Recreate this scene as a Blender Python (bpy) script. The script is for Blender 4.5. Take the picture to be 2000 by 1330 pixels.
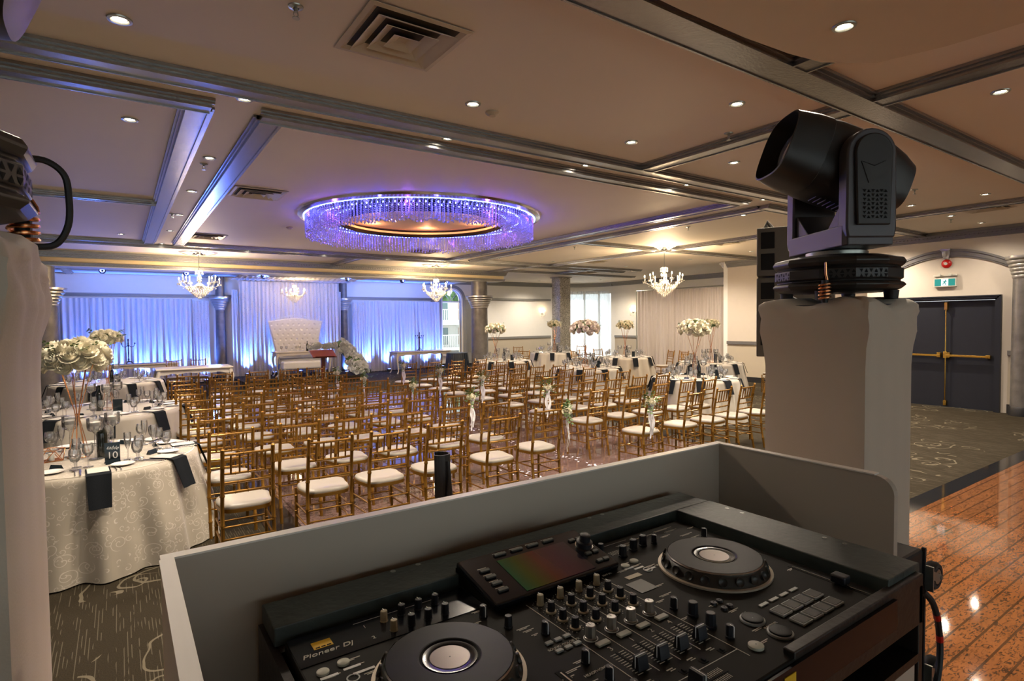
import bpy, math, random
from math import sin, cos, pi, radians, sqrt, atan2
from mathutils import Vector, Matrix, Euler
random.seed(7)
SC = bpy.context.scene
for o in list(bpy.data.objects):
    bpy.data.objects.remove(o)
col = SC.collection

# ---------------------------------------------------------------- camera
H_CAM = 1.82
FPX = 1117.4
yaw, pit, rol = radians(34.46), radians(1.95), radians(-0.60)
Fv = Vector((sin(yaw) * cos(pit), cos(yaw) * cos(pit), -sin(pit)))
R0 = Vector((cos(yaw), -sin(yaw), 0)); U0 = R0.cross(Fv)
Rv = R0 * cos(rol) + U0 * sin(rol); Uv = -R0 * sin(rol) + U0 * cos(rol)
cd = bpy.data.cameras.new('camera'); cam = bpy.data.objects.new('camera', cd); col.objects.link(cam)
cam.matrix_world = Matrix(((Rv.x, Uv.x, -Fv.x, 0), (Rv.y, Uv.y, -Fv.y, 0), (Rv.z, Uv.z, -Fv.z, H_CAM), (0, 0, 0, 1)))
cd.sensor_width = 36.0; cd.sensor_fit = 'HORIZONTAL'; cd.lens = FPX / 2000 * 36
cd.clip_start = 0.02; cd.clip_end = 300
SC.camera = cam

# ---------------------------------------------------------------- world, exposure
W = bpy.data.worlds.new('world'); SC.world = W; W.use_nodes = True
bg = W.node_tree.nodes['Background']; bg.inputs[0].default_value = (.90, .97, 1.0, 1); bg.inputs[1].default_value = 1.5   # bright overcast sky
SC.view_settings.view_transform = 'Standard'; SC.view_settings.look = 'None'
SC.view_settings.exposure = 0.8; SC.view_settings.gamma = 1.0; SC.view_settings.use_curve_mapping = False
cy = SC.cycles
cy.use_denoising = True; cy.max_bounces = 7; cy.diffuse_bounces = 3; cy.glossy_bounces = 3
cy.transmission_bounces = 6; cy.transparent_max_bounces = 48; cy.sample_clamp_indirect = 3.0
cy.caustics_reflective = False; cy.caustics_refractive = False
DOWN_W, CHAND_W, BLUE_W, RING_W = 90.0, 120.0, 400.0, 9.0

_sun = bpy.data.lights.new('sun', 'SUN'); _sun.energy = 9; _sun.angle = .03; _sun.color = (1, .97, .92)
_so = bpy.data.objects.new('sun', _sun); _so.rotation_euler = (radians(-52), 0, radians(-38)); col.objects.link(_so)
def lamp(kind, loc, energy, color, size=0.05, rot=None, spot=None, parent=None, blend=0.6):
    l = bpy.data.lights.new('light', kind); l.energy = energy; l.color = color
    if kind == 'SPOT': l.spot_size = radians(spot); l.spot_blend = blend; l.shadow_soft_size = size
    elif kind == 'POINT': l.shadow_soft_size = size
    elif kind == 'AREA': l.size = size
    o = bpy.data.objects.new('light', l); o.location = loc
    if rot: o.rotation_euler = rot
    col.objects.link(o)
    if parent: o.parent = parent
    return o

# ---------------------------------------------------------------- materials
def newmat(name):
    m = bpy.data.materials.new(name); m.use_nodes = True
    return m, m.node_tree, m.node_tree.nodes['Principled BSDF']
def N(nt, t, **kw):
    n = nt.nodes.new(t)
    for k, v in kw.items(): setattr(n, k, v)
    return n
def mth(nt, op, a, b=None, c=None):
    n = nt.nodes.new('ShaderNodeMath'); n.operation = op
    for i, v in enumerate((a, b, c)):
        if v is None: continue
        if isinstance(v, (int, float)): n.inputs[i].default_value = v
        else: nt.links.new(v, n.inputs[i])
    return n.outputs[0]
def mixc(nt, f, a, b):
    n = nt.nodes.new('ShaderNodeMix'); n.data_type = 'RGBA'
    if isinstance(f, (int, float)): n.inputs[0].default_value = f
    else: nt.links.new(f, n.inputs[0])
    for i, v in ((6, a), (7, b)):
        if isinstance(v, tuple): n.inputs[i].default_value = (*v[:3], 1)
        else: nt.links.new(v, n.inputs[i])
    return n.outputs[2]
def pmat(name, c, rough=0.5, metal=0.0, var=0.08, scale=8.0, bump=0.0, bscale=60.0, spec=None, coat=0.0, trans=0.0, ior=None, emit=None, estr=0.0, sheen=0.0, alpha=1.0):
    m, nt, p = newmat(name)
    tc = N(nt, 'ShaderNodeTexCoord')
    nz = N(nt, 'ShaderNodeTexNoise'); nz.inputs['Scale'].default_value = scale; nz.inputs['Detail'].default_value = 4
    nt.links.new(tc.outputs['Object'], nz.inputs['Vector'])
    a = tuple(max(0, x * (1 - var)) for x in c); b = tuple(min(1, x * (1 + var)) for x in c)
    nt.links.new(mixc(nt, nz.outputs[0], a, b), p.inputs['Base Color'])
    p.inputs['Roughness'].default_value = rough; p.inputs['Metallic'].default_value = metal
    if spec is not None: p.inputs['Specular IOR Level'].default_value = spec
    p.inputs['Coat Weight'].default_value = coat
    p.inputs['Transmission Weight'].default_value = trans
    p.inputs['Sheen Weight'].default_value = sheen
    p.inputs['Alpha'].default_value = alpha
    if ior: p.inputs['IOR'].default_value = ior
    if emit: p.inputs['Emission Color'].default_value = (*emit, 1); p.inputs['Emission Strength'].default_value = estr
    if bump > 0:
        n2 = N(nt, 'ShaderNodeTexNoise'); n2.inputs['Scale'].default_value = bscale
        nt.links.new(tc.outputs['Object'], n2.inputs['Vector'])
        bp = N(nt, 'ShaderNodeBump'); bp.inputs['Strength'].default_value = bump; bp.inputs['Distance'].default_value = 0.01
        nt.links.new(n2.outputs[0], bp.inputs['Height']); nt.links.new(bp.outputs[0], p.inputs['Normal'])
    return m
def scrolls(nt, vec, scale, turns=2.2, width=0.1, rmax=0.42, rand=0.9):
    """thin spiral scrolls, one in each voronoi cell; returns a 0..1 mask"""
    vo = N(nt, 'ShaderNodeTexVoronoi'); vo.inputs['Scale'].default_value = scale; vo.inputs['Randomness'].default_value = rand
    nt.links.new(vec, vo.inputs['Vector'])
    sc = N(nt, 'ShaderNodeVectorMath', operation='SCALE'); sc.inputs[3].default_value = scale; nt.links.new(vec, sc.inputs[0])
    sp = N(nt, 'ShaderNodeVectorMath', operation='SCALE'); sp.inputs[3].default_value = scale; nt.links.new(vo.outputs['Position'], sp.inputs[0])
    sub = N(nt, 'ShaderNodeVectorMath', operation='SUBTRACT'); nt.links.new(sc.outputs[0], sub.inputs[0]); nt.links.new(sp.outputs[0], sub.inputs[1])
    sx = N(nt, 'ShaderNodeSeparateXYZ'); nt.links.new(sub.outputs[0], sx.inputs[0])
    cx = N(nt, 'ShaderNodeSeparateXYZ'); nt.links.new(vo.outputs['Color'], cx.inputs[0])
    ang = mth(nt, 'DIVIDE', mth(nt, 'ARCTAN2', sx.outputs[1], sx.outputs[0]), 2 * pi)
    sgn = mth(nt, 'SUBTRACT', mth(nt, 'MULTIPLY', mth(nt, 'GREATER_THAN', cx.outputs[1], 0.5), 2), 1)
    r = vo.outputs['Distance']
    t = mth(nt, 'FRACT', mth(nt, 'ADD', mth(nt, 'ADD', mth(nt, 'MULTIPLY', ang, sgn), cx.outputs[0]), mth(nt, 'MULTIPLY', r, turns / rmax)))
    line = mth(nt, 'LESS_THAN', mth(nt, 'ABSOLUTE', mth(nt, 'SUBTRACT', t, 0.5)), width)
    return mth(nt, 'MULTIPLY', line, mth(nt, 'LESS_THAN', r, rmax))

def make_carpet():
    m, nt, p = newmat('carpet'); tc = N(nt, 'ShaderNodeTexCoord'); v = tc.outputs['Object']
    wn = N(nt, 'ShaderNodeTexNoise'); wn.inputs['Scale'].default_value = 2.2; nt.links.new(v, wn.inputs['Vector'])
    va = N(nt, 'ShaderNodeVectorMath', operation='MULTIPLY_ADD'); nt.links.new(wn.outputs['Color'], va.inputs[0]); va.inputs[1].default_value = (.35, .35, 0); nt.links.new(v, va.inputs[2])
    s1 = scrolls(nt, va.outputs[0], 1.5, 2.0, 0.055, 0.5); s2 = scrolls(nt, va.outputs[0], 3.1, 1.5, 0.09, 0.42)
    mk = N(nt, 'ShaderNodeTexNoise'); mk.inputs['Scale'].default_value = 0.75; mk.inputs['Detail'].default_value = 0; nt.links.new(v, mk.inputs['Vector'])
    mask = mth(nt, 'GREATER_THAN', mk.outputs[0], 0.50)
    sw = mth(nt, 'MULTIPLY', mth(nt, 'MAXIMUM', s1, s2), mask)
    mp = N(nt, 'ShaderNodeMapping'); mp.inputs['Scale'].default_value = (55, 6.5, 1); nt.links.new(v, mp.inputs['Vector'])
    dn = N(nt, 'ShaderNodeTexVoronoi'); dn.inputs['Scale'].default_value = 1.0; nt.links.new(mp.outputs[0], dn.inputs['Vector'])
    sxx = N(nt, 'ShaderNodeSeparateXYZ'); nt.links.new(dn.outputs['Color'], sxx.inputs[0])
    mp2 = N(nt, 'ShaderNodeSeparateXYZ'); nt.links.new(mp.outputs[0], mp2.inputs[0])
    lx = mth(nt, 'LESS_THAN', mth(nt, 'ABSOLUTE', mth(nt, 'SUBTRACT', mth(nt, 'FRACT', mp2.outputs[0]), .5)), .12)
    dash = mth(nt, 'MULTIPLY', lx, mth(nt, 'GREATER_THAN', sxx.outputs[0], 0.62))
    nz = N(nt, 'ShaderNodeTexNoise'); nz.inputs['Scale'].default_value = 160; nt.links.new(v, nz.inputs['Vector'])
    base = mixc(nt, nz.outputs[0], (.010, .0075, .0045), (.052, .041, .025))
    c1 = mixc(nt, mth(nt, 'MULTIPLY', dash, .55), base, (.14, .12, .085))
    c2 = mixc(nt, mth(nt, 'MULTIPLY', sw, .75), c1, (.17, .145, .10))
    nt.links.new(c2, p.inputs['Base Color']); p.inputs['Roughness'].default_value = .95; p.inputs['Specular IOR Level'].default_value = .1
    return m
def make_granite(name, reflect_tint=0.0, joints=0.10):
    m, nt, p = newmat(name); tc = N(nt, 'ShaderNodeTexCoord'); v = tc.outputs['Object']
    mp = N(nt, 'ShaderNodeMapping'); mp.inputs['Scale'].default_value = (1.0, 2.6, 1); mp.inputs['Rotation'].default_value = (0, 0, .5); nt.links.new(v, mp.inputs['Vector'])
    a = N(nt, 'ShaderNodeTexNoise'); a.inputs['Scale'].default_value = 3.0; a.inputs['Detail'].default_value = 8; nt.links.new(mp.outputs[0], a.inputs['Vector'])
    b = N(nt, 'ShaderNodeTexNoise'); b.inputs['Scale'].default_value = 19; b.inputs['Detail'].default_value = 6; b.inputs['Distortion'].default_value = 1.5; nt.links.new(mp.outputs[0], b.inputs['Vector'])
    hi = (.30 - .07 * reflect_tint, .115 + .03 * reflect_tint, .038 + .09 * reflect_tint); lo = (.14 - .03 * reflect_tint, .052 + .02 * reflect_tint, .017 + .05 * reflect_tint)  # on the dance floor, the lilac of reflected light is mixed into the stone
    c = mixc(nt, a.outputs[0], lo, hi)
    f = N(nt, 'ShaderNodeMapRange'); f.inputs[1].default_value = .50; f.inputs[2].default_value = .63; nt.links.new(b.outputs[0], f.inputs[0])
    c = mixc(nt, mth(nt, 'MULTIPLY', f.outputs[0], .85), c, (.035, .02, .012))
    sx = N(nt, 'ShaderNodeSeparateXYZ'); nt.links.new(v, sx.inputs[0])
    if joints:
        j = mth(nt, 'LESS_THAN', mth(nt, 'FRACT', mth(nt, 'DIVIDE', mth(nt, 'ADD', sx.outputs[1], 10.0), joints)), 0.012 / joints)
        if reflect_tint:
            j2 = mth(nt, 'LESS_THAN', mth(nt, 'FRACT', mth(nt, 'DIVIDE', mth(nt, 'ADD', sx.outputs[0], 10.0), joints)), 0.008 / joints)
            j = mth(nt, 'MAXIMUM', j, j2)
        c = mixc(nt, mth(nt, 'MULTIPLY', j, .72), c, (.03, .018, .01))
    nt.links.new(c, p.inputs['Base Color']); p.inputs['Roughness'].default_value = .055; p.inputs['Specular IOR Level'].default_value = .55 + .3 * reflect_tint
    return m
def make_cloth():
    m, nt, p = newmat('damask_tablecloth'); uv = N(nt, 'ShaderNodeUVMap')
    s = scrolls(nt, uv.outputs[0], 9.0, 1.9, 0.07, 0.5); s2 = scrolls(nt, uv.outputs[0], 17.0, 1.3, 0.1, 0.45)
    k = mth(nt, 'MAXIMUM', s, s2)
    c = mixc(nt, mth(nt, 'MULTIPLY', k, .7), (.40, .35, .275), (.66, .60, .51))
    nt.links.new(c, p.inputs['Base Color']); p.inputs['Roughness'].default_value = .55; p.inputs['Sheen Weight'].default_value = .3
    return m
def make_drape_sheer(name, c, tr=0.35, glitter=0.0):
    m, nt, p = newmat(name)
    out = nt.nodes['Material Output']
    tl = N(nt, 'ShaderNodeBsdfTranslucent'); tl.inputs[0].default_value = (*c, 1)
    p.inputs['Base Color'].default_value = (*c, 1); p.inputs['Roughness'].default_value = .7; p.inputs['Sheen Weight'].default_value = .2
    mx = N(nt, 'ShaderNodeMixShader'); mx.inputs[0].default_value = tr
    nt.links.new(p.outputs[0], mx.inputs[1]); nt.links.new(tl.outputs[0], mx.inputs[2]); nt.links.new(mx.outputs[0], out.inputs[0])
    if glitter:
        tc = N(nt, 'ShaderNodeTexCoord'); vo = N(nt, 'ShaderNodeTexVoronoi'); vo.inputs['Scale'].default_value = 22; nt.links.new(tc.outputs['Object'], vo.inputs['Vector'])
        g = mth(nt, 'LESS_THAN', vo.outputs['Distance'], .16)
        nt.links.new(mixc(nt, g, c, (1, 1, 1)), p.inputs['Base Color']); nt.links.new(mth(nt, 'SUBTRACT', .7, mth(nt, 'MULTIPLY', g, .6)), p.inputs['Roughness'])
        nt.links.new(mth(nt, 'MULTIPLY', g, .8), p.inputs['Metallic'])
    return m
def add_transparency(m, f):
    nt = m.node_tree; out = nt.nodes['Material Output']; l = out.inputs[0].links[0].from_socket
    t = N(nt, 'ShaderNodeBsdfTransparent'); mx = N(nt, 'ShaderNodeMixShader'); mx.inputs[0].default_value = f
    nt.links.new(l, mx.inputs[1]); nt.links.new(t.outputs[0], mx.inputs[2]); nt.links.new(mx.outputs[0], out.inputs[0]); return m
def make_glitter(name, c):
    m, nt, p = newmat(name); tc = N(nt, 'ShaderNodeTexCoord')
    vo = N(nt, 'ShaderNodeTexVoronoi'); vo.inputs['Scale'].default_value = 60; nt.links.new(tc.outputs['Object'], vo.inputs['Vector'])
    sx = N(nt, 'ShaderNodeSeparateXYZ'); nt.links.new(vo.outputs['Color'], sx.inputs[0])
    nt.links.new(mixc(nt, sx.outputs[0], tuple(x * .45 for x in c), tuple(min(1, x * 1.4) for x in c)), p.inputs['Base Color'])
    p.inputs['Metallic'].default_value = .8; nt.links.new(mth(nt, 'ADD', .2, mth(nt, 'MULTIPLY', sx.outputs[1], .4)), p.inputs['Roughness'])
    bp = N(nt, 'ShaderNodeBump'); bp.inputs['Strength'].default_value = .8; bp.inputs['Distance'].default_value = .02
    nt.links.new(sx.outputs[2], bp.inputs['Height']); nt.links.new(bp.outputs[0], p.inputs['Normal'])
    return m
def make_screen():
    m, nt, p = newmat('deck_display'); tc = N(nt, 'ShaderNodeTexCoord'); sx = N(nt, 'ShaderNodeSeparateXYZ'); nt.links.new(tc.outputs['Generated'], sx.inputs[0])
    r = N(nt, 'ShaderNodeValToRGB'); e = r.color_ramp.elements
    e[0].position = 0; e[0].color = (.02, .16, .06, 1); e[1].position = 1; e[1].color = (.05, .04, .06, 1)
    for ps, c in ((.2, (.08, .12, .015, 1)), (.45, (.16, .05, .03, 1)), (.7, (.10, .03, .06, 1))):
        q = e.new(ps); q.color = c
    nt.links.new(sx.outputs[0], r.inputs[0]); nt.links.new(r.outputs[0], p.inputs['Base Color'])
    p.inputs['Roughness'].default_value = .12; p.inputs['Metallic'].default_value = .3; p.inputs['Coat Weight'].default_value = .6
    return m
def make_world_glass(name, tint=(1, 1, 1), milk=0.0):
    m, nt, p = newmat(name); out = nt.nodes['Material Output']
    g = N(nt, 'ShaderNodeBsdfGlossy'); g.inputs['Roughness'].default_value = .02; g.inputs[0].default_value = (1, 1, 1, 1)
    t = N(nt, 'ShaderNodeBsdfTransparent'); t.inputs[0].default_value = (*tint, 1)
    lw = N(nt, 'ShaderNodeLayerWeight'); lw.inputs[0].default_value = .35
    df = N(nt, 'ShaderNodeBsdfDiffuse'); df.inputs[0].default_value = (.9, .92, .92, 1); m0 = N(nt, 'ShaderNodeMixShader'); m0.inputs[0].default_value = milk
    nt.links.new(t.outputs[0], m0.inputs[1]); nt.links.new(df.outputs[0], m0.inputs[2]); t = m0
    mx = N(nt, 'ShaderNodeMixShader'); nt.links.new(mth(nt, 'MINIMUM', mth(nt, 'ADD', mth(nt, 'MULTIPLY', lw.outputs['Fresnel'], .9), .05), .9), mx.inputs[0])
    nt.links.new(t.outputs[0], mx.inputs[1]); nt.links.new(g.outputs[0], mx.inputs[2]); nt.links.new(mx.outputs[0], out.inputs[0])
    return m

M = {}
M['carpet'] = make_carpet()
M['granite'] = make_granite('polished_granite', 0.0, 0.105)
M['granite2'] = make_granite('dance_floor_granite', 1.0, 0.42)
M['blackgranite'] = pmat('black_granite', (.012, .012, .013), .08, var=.3, scale=40)
M['ceiling'] = pmat('ceiling_paint', (.82, .735, .62), .62, var=.03, scale=1.5, bump=.05, bscale=30)
M['soffit'] = pmat('soffit_paint', (.66, .55, .40), .55, var=.03)
M['trim'] = pmat('silver_trim_paint', (.34, .34, .34), .27, .85, var=.12, scale=14, bump=.1)
M['trimw'] = pmat('grey_moulding_paint', (.17, .165, .155), .4, .35, var=.12, scale=14, bump=.1)
M['beam'] = pmat('beam_cream', (.88, .70, .42), .6, var=.04)
M['wall'] = pmat('wall_paint', (.60, .54, .46), .7, var=.03)
M['wallw'] = pmat('wall_white', (.82, .81, .76), .7, var=.03)
M['wallb'] = pmat('wall_beige', (.50, .44, .34), .7, var=.03)
M['greytrim'] = pmat('grey_trim', (.25, .25, .24), .5, .3, var=.05)
M['colstone'] = pmat('column_faux_stone', (.17, .16, .15), .42, .35, var=.55, scale=6, bump=.2)
M['silver'] = pmat('silver_leaf', (.50, .49, .47), .32, .8, var=.15)
M['black'] = pmat('black_base', (.012, .012, .014), .5)
M['glitter'] = make_glitter('glitter_pillar', (.50, .47, .40))
M['curtain'] = make_drape_sheer('white_pleated_curtain', (.80, .77, .78), .2)
M['gcurtain'] = make_drape_sheer('sequinned_curtain', (.76, .71, .66), .25, 1)
M['sheer'] = make_drape_sheer('sheer_curtain', (.92, .94, .96), .75)
add_transparency(M['sheer'], .28)
M['drape'] = make_drape_sheer('beige_drape', (.52, .46, .41), .1)
M['tower'] = pmat('stretch_fabric', (.57, .49, .39), .8, var=.03, bump=.06, bscale=250, sheen=.2)
M['gold'] = pmat('gold_chair_paint', (.27, .13, .018), .30, .6, var=.16, scale=10)
M['cushion'] = pmat('ivory_vinyl', (.35, .315, .265), .35, var=.03)
M['cloth'] = make_cloth()
M['cloth2'] = pmat('plain_satin_cloth', (.41, .365, .30), .5, var=.05, sheen=.2)
M['napkin'] = pmat('charcoal_napkin', (.012, .014, .017), .85, var=.15, bump=.2, bscale=300, spec=.08)
M['menu'] = pmat('menu_card', (.55, .52, .46), .6)
M['porcelain'] = pmat('porcelain', (.85, .82, .76), .15)
M['steel'] = pmat('polished_steel', (.62, .60, .57), .2, 1.0)
M['glass'] = make_world_glass('clear_glass', (.99, .99, .99), .10)
M['drop'] = pmat('cut_crystal_drop', (.92, .90, .86), .08, 0, trans=.35, coat=1)
M['crystal'] = make_world_glass('cut_crystal', (.98, .97, .95), .2)
M['pane'] = make_world_glass('window_pane', (.95, .98, .98))
M['bottle'] = pmat('dark_bottle', (.006, .008, .006), .06, coat=.5)
M['darkcard'] = pmat('black_acrylic', (.012, .02, .026), .12)
M['white'] = pmat('white_print', (.85, .85, .83), .5)
M['rose'] = pmat('ivory_rose', (.86, .80, .62), .6, var=.05)
M['roseb'] = pmat('blush_rose', (.88, .78, .68), .6, var=.05)
M['leaf'] = pmat('leaf_green', (.08, .15, .035), .5, var=.3)
M['copper'] = pmat('rose_gold_wire', (.75, .35, .16), .25, 1.0)
M['candle'] = pmat('white_wax', (.85, .80, .70), .5)
M['water'] = make_world_glass('water', (.92, .95, .96))
M['lacquer'] = pmat('white_lacquer', (.72, .66, .56), .25, var=.03)
M['tuft'] = pmat('white_tufted_leather', (.78, .76, .74), .3, var=.02)
M['iron'] = pmat('dark_iron', (.05, .045, .045), .4, .7)
M['mahogany'] = pmat('mahogany', (.10, .018, .012), .3, var=.3, coat=.3)
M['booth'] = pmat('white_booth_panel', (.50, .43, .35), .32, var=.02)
M['boothedge'] = pmat('white_booth_edge', (.82, .77, .69), .4)
M['case'] = pmat('worn_black_stain', (.050, .062, .055), .42, var=.5, scale=12, bump=.15)
M['casebr'] = pmat('dark_brown_stain', (.022, .017, .014), .38, var=.35, scale=18, bump=.1)
M['felt'] = pmat('black_felt', (.006, .006, .006), .95)
M['deck'] = pmat('deck_top', (.011, .0095, .007), .6, 0, var=.15, scale=30, spec=.12)
M['deckglossy'] = pmat('deck_gloss', (.008, .009, .013), .16)
M['knob'] = pmat('rubber_knob', (.008, .009, .014), .45)
M['knobbeige'] = pmat('beige_knob', (.45, .37, .23), .45)
M['knobsilver'] = pmat('silver_knob', (.5, .49, .46), .3, .9)
M['platter'] = pmat('platter_top', (.008, .0075, .008), .38, 0, var=.3, scale=60, spec=.10)
M['platside'] = pmat('platter_side', (.035, .032, .026), .4, .1)
M['jogring'] = pmat('jog_ring', (.60, .52, .40), .4, .2)
M['jogdisp'] = pmat('jog_display', (.16, .10, .075), .3, .2)
M['pad'] = pmat('pad_top', (.045, .043, .034), .5)
M['padedge'] = pmat('pad_edge', (.42, .44, .42), .4)
M['btn'] = pmat('translucent_button', (.52, .52, .42), .4)
M['screen'] = make_screen()
M['sticker'] = pmat('yellow_sticker', (.80, .48, .02), .5)
M['print'] = pmat('panel_print', (.62, .58, .50), .6)
M['plastic'] = pmat('black_plastic', (.022, .020, .018), .42, var=.15)
M['plastic2'] = pmat('grey_cast_metal', (.09, .085, .09), .42, .4)
M['lens'] = pmat('front_lens', (.30, .30, .27), .08, .2, coat=1)
M['rubber'] = pmat('black_rubber', (.016, .016, .017), .6)
M['zinc'] = pmat('zinc_steel', (.40, .42, .38), .35, .9)
M['red'] = pmat('red_plastic', (.55, .008, .006), .35)
M['brass'] = pmat('brass', (.75, .48, .10), .25, 1.0)
M['door'] = pmat('dark_slate_door', (.018, .020, .028), .45, var=.08, spec=.25)
M['bluefab'] = pmat('navy_satin', (.012, .018, .028), .5)
M['vent'] = pmat('vent_cream', (.56, .48, .36), .5)
M['dark'] = pmat('vent_cavity', (.07, .06, .045), .8)
M['green'] = pmat('exit_green', (.01, .16, .15), .4, emit=(.02, .40, .38), estr=.22)
M['exitwhite'] = pmat('exit_white', (.8, .9, .95), .4, emit=(.75, .95, 1), estr=.45)
M['box'] = pmat('white_enamel', (.62, .60, .52), .4)
def emat(n, c, s):
    m = pmat(n, c, .5, emit=c, estr=s); return m
M['lampglow'] = emat('warm_lamp', (1, .86, .66), 30)
M['flame'] = emat('candle_bulb', (1, .72, .40), 30)
M['led'] = emat('blue_led', (.10, .16, 1.0), 9)
M['ledw'] = emat('white_blue_led', (.35, .45, 1.0), 9)
M['warmcove'] = emat('warm_cove_led', (1, .42, .18), .6)
M['petal'] = pmat('white_petal', (.80, .76, .80), .7)
M['tulle'] = pmat('tulle_ribbon', (.80, .78, .80), .6)
M['ext'] = pmat('facade_white', (.80, .80, .78), .7)
M['extg'] = pmat('facade_glass', (.12, .20, .22), .1, .3)
M['extb'] = pmat('facade_brick', (.45, .17, .10), .8)
M['tree'] = pmat('foliage', (.10, .20, .07), .8, var=.6, scale=3)
M['ground'] = pmat('pale_paving', (.42, .42, .40), .8)
M['speaker'] = pmat('speaker_grey', (.13, .115, .09), .55)

# ---------------------------------------------------------------- mesh builder
class MB:
    def __init__(s): s.v = []; s.f = []; s.uv = None
    def add(s, v, f, mx=None):
        n = len(s.v)
        if mx is not None: v = [tuple(mx @ Vector(p)) for p in v]
        s.v += [tuple(p) for p in v]; s.f += [tuple(i + n for i in q) for q in f]; return s
    def box(s, c, d, mx=None, top=1.0):
        x, y, z = c; a, b, h = d[0] / 2, d[1] / 2, d[2] / 2
        v = [(x - a, y - b, z - h), (x + a, y - b, z - h), (x + a, y + b, z - h), (x - a, y + b, z - h),
             (x - a * top, y - b * top, z + h), (x + a * top, y - b * top, z + h), (x + a * top, y + b * top, z + h), (x - a * top, y + b * top, z + h)]
        return s.add(v, [(0, 3, 2, 1), (4, 5, 6, 7), (0, 1, 5, 4), (1, 2, 6, 5), (2, 3, 7, 6), (3, 0, 4, 7)], mx)
    def b2(s, x0, x1, y0, y1, z0, z1, mx=None):
        return s.box(((x0 + x1) / 2, (y0 + y1) / 2, (z0 + z1) / 2), (abs(x1 - x0), abs(y1 - y0), abs(z1 - z0)), mx)
    def lathe(s, prof, seg=16, c=(0, 0, 0), mx=None, cap=True, fn=None):
        v = []; f = []
        for (r, z) in prof:
            for i in range(seg):
                a = 2 * pi * i / seg; rr = r * (fn(a, z) if fn else 1)
                v.append((c[0] + rr * cos(a), c[1] + rr * sin(a), c[2] + z))
        for k in range(len(prof) - 1):
            for i in range(seg):
                j = (i + 1) % seg; f.append((k * seg + i, k * seg + j, (k + 1) * seg + j, (k + 1) * seg + i))
        if cap:
            f.append(tuple(range(seg))[::-1]); n = (len(prof) - 1) * seg; f.append(tuple(n + i for i in range(seg)))
        return s.add(v, f, mx)
    def cyl(s, p0, p1, r0, r1=None, seg=10): return s.tube([p0, p1], [r0, r0 if r1 is None else r1], seg)
    def tube(s, pts, r, seg=8):
        pts = [Vector(p) for p in pts]; n = len(pts)
        if not isinstance(r, (list, tuple)): r = [r] * n
        v = []; f = []; up = None
        for i, p in enumerate(pts):
            t = (pts[min(i + 1, n - 1)] - pts[max(i - 1, 0)]).normalized()
            if up is None:
                up = Vector((0, 0, 1)) if abs(t.z) < .9 else Vector((1, 0, 0))
            a = (up - t * up.dot(t)).normalized(); b = t.cross(a); up = a
            for k in range(seg):
                q = 2 * pi * k / seg; v.append(tuple(p + (a * cos(q) + b * sin(q)) * r[i]))
        for i in range(n - 1):
            for k in range(seg):
                j = (k + 1) % seg; f.append((i * seg + k, i * seg + j, (i + 1) * seg + j, (i + 1) * seg + k))
        f.append(tuple(range(seg))[::-1]); f.append(tuple((n - 1) * seg + k for k in range(seg)))
        return s.add(v, f)
    def prism(s, poly, z0, z1, mx=None):
        n = len(poly); v = [(x, y, z0) for x, y in poly] + [(x, y, z1) for x, y in poly]
        f = [tuple(range(n))[::-1], tuple(range(n, 2 * n))] + [(i, (i + 1) % n, n + (i + 1) % n, n + i) for i in range(n)]
        return s.add(v, f, mx)
    def grid(s, nu, nv, fn, uvfn=None):
        n = len(s.v)
        for j in range(nv + 1):
            for i in range(nu + 1): s.v.append(tuple(fn(i / nu, j / nv)))
        for j in range(nv):
            for i in range(nu):
                a = n + j * (nu + 1) + i; s.f.append((a, a + 1, a + nu + 2, a + nu + 1))
        if uvfn:
            s.uv = s.uv or {}
            for j in range(nv + 1):
                for i in range(nu + 1): s.uv[n + j * (nu + 1) + i] = uvfn(i / nu, j / nv)
        return s
    def mesh(s, name, mat, smooth=True, bevel=0, ang=35):
        me = bpy.data.meshes.new(name); me.from_pydata(s.v, [], s.f); me.update()
        if s.uv:
            ul = me.uv_layers.new(name='UVMap')
            for lp in me.loops: ul.data[lp.index].uv = s.uv.get(lp.vertex_index, (0, 0))
        if mat: me.materials.append(M[mat] if isinstance(mat, str) else mat)
        if smooth:
            me.polygons.foreach_set('use_smooth', [True] * len(me.polygons)); me.set_sharp_from_angle(angle=radians(ang))
        return me
    def build(s, name, mat, parent=None, smooth=True, bevel=0, loc=None, rot=None, ang=35):
        o = bpy.data.objects.new(name, s.mesh(name, mat, smooth, ang=ang)); col.objects.link(o)
        if parent: o.parent = parent
        if loc: o.location = loc
        if rot: o.rotation_euler = rot
        if bevel:
            b = o.modifiers.new('bevel', 'BEVEL'); b.width = bevel; b.segments = 2; b.limit_method = 'ANGLE'
        return o
def tag(o, label=None, cat=None, group=None, kind=None):
    if label: o['label'] = label
    if cat: o['category'] = cat
    if group: o['group'] = group
    if kind: o['kind'] = kind
    return o
def empty(name, loc=(0, 0, 0), rz=0.0, label=None, cat=None, group=None, rot=None):
    o = bpy.data.objects.new(name, None); o.location = loc; o.rotation_euler = rot or (0, 0, rz); o.empty_display_size = .1
    col.objects.link(o); return tag(o, label, cat, group)
KIDS = {}
def children(o): return [c for c in bpy.data.objects if c.parent == o]
def snapshot(o): return (o, [snapshot(c) for c in children(o)])
def copy_tree(t, parent=None):
    o, ks = t; c = o.copy(); col.objects.link(c); c.parent = parent
    for k in ks: copy_tree(k, c)
    return c
def struct(mb, name, mat, parent=None, **k):
    o = mb.build(name, mat, parent, **k)
    if not parent: o['kind'] = 'structure'
    return o
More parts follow.
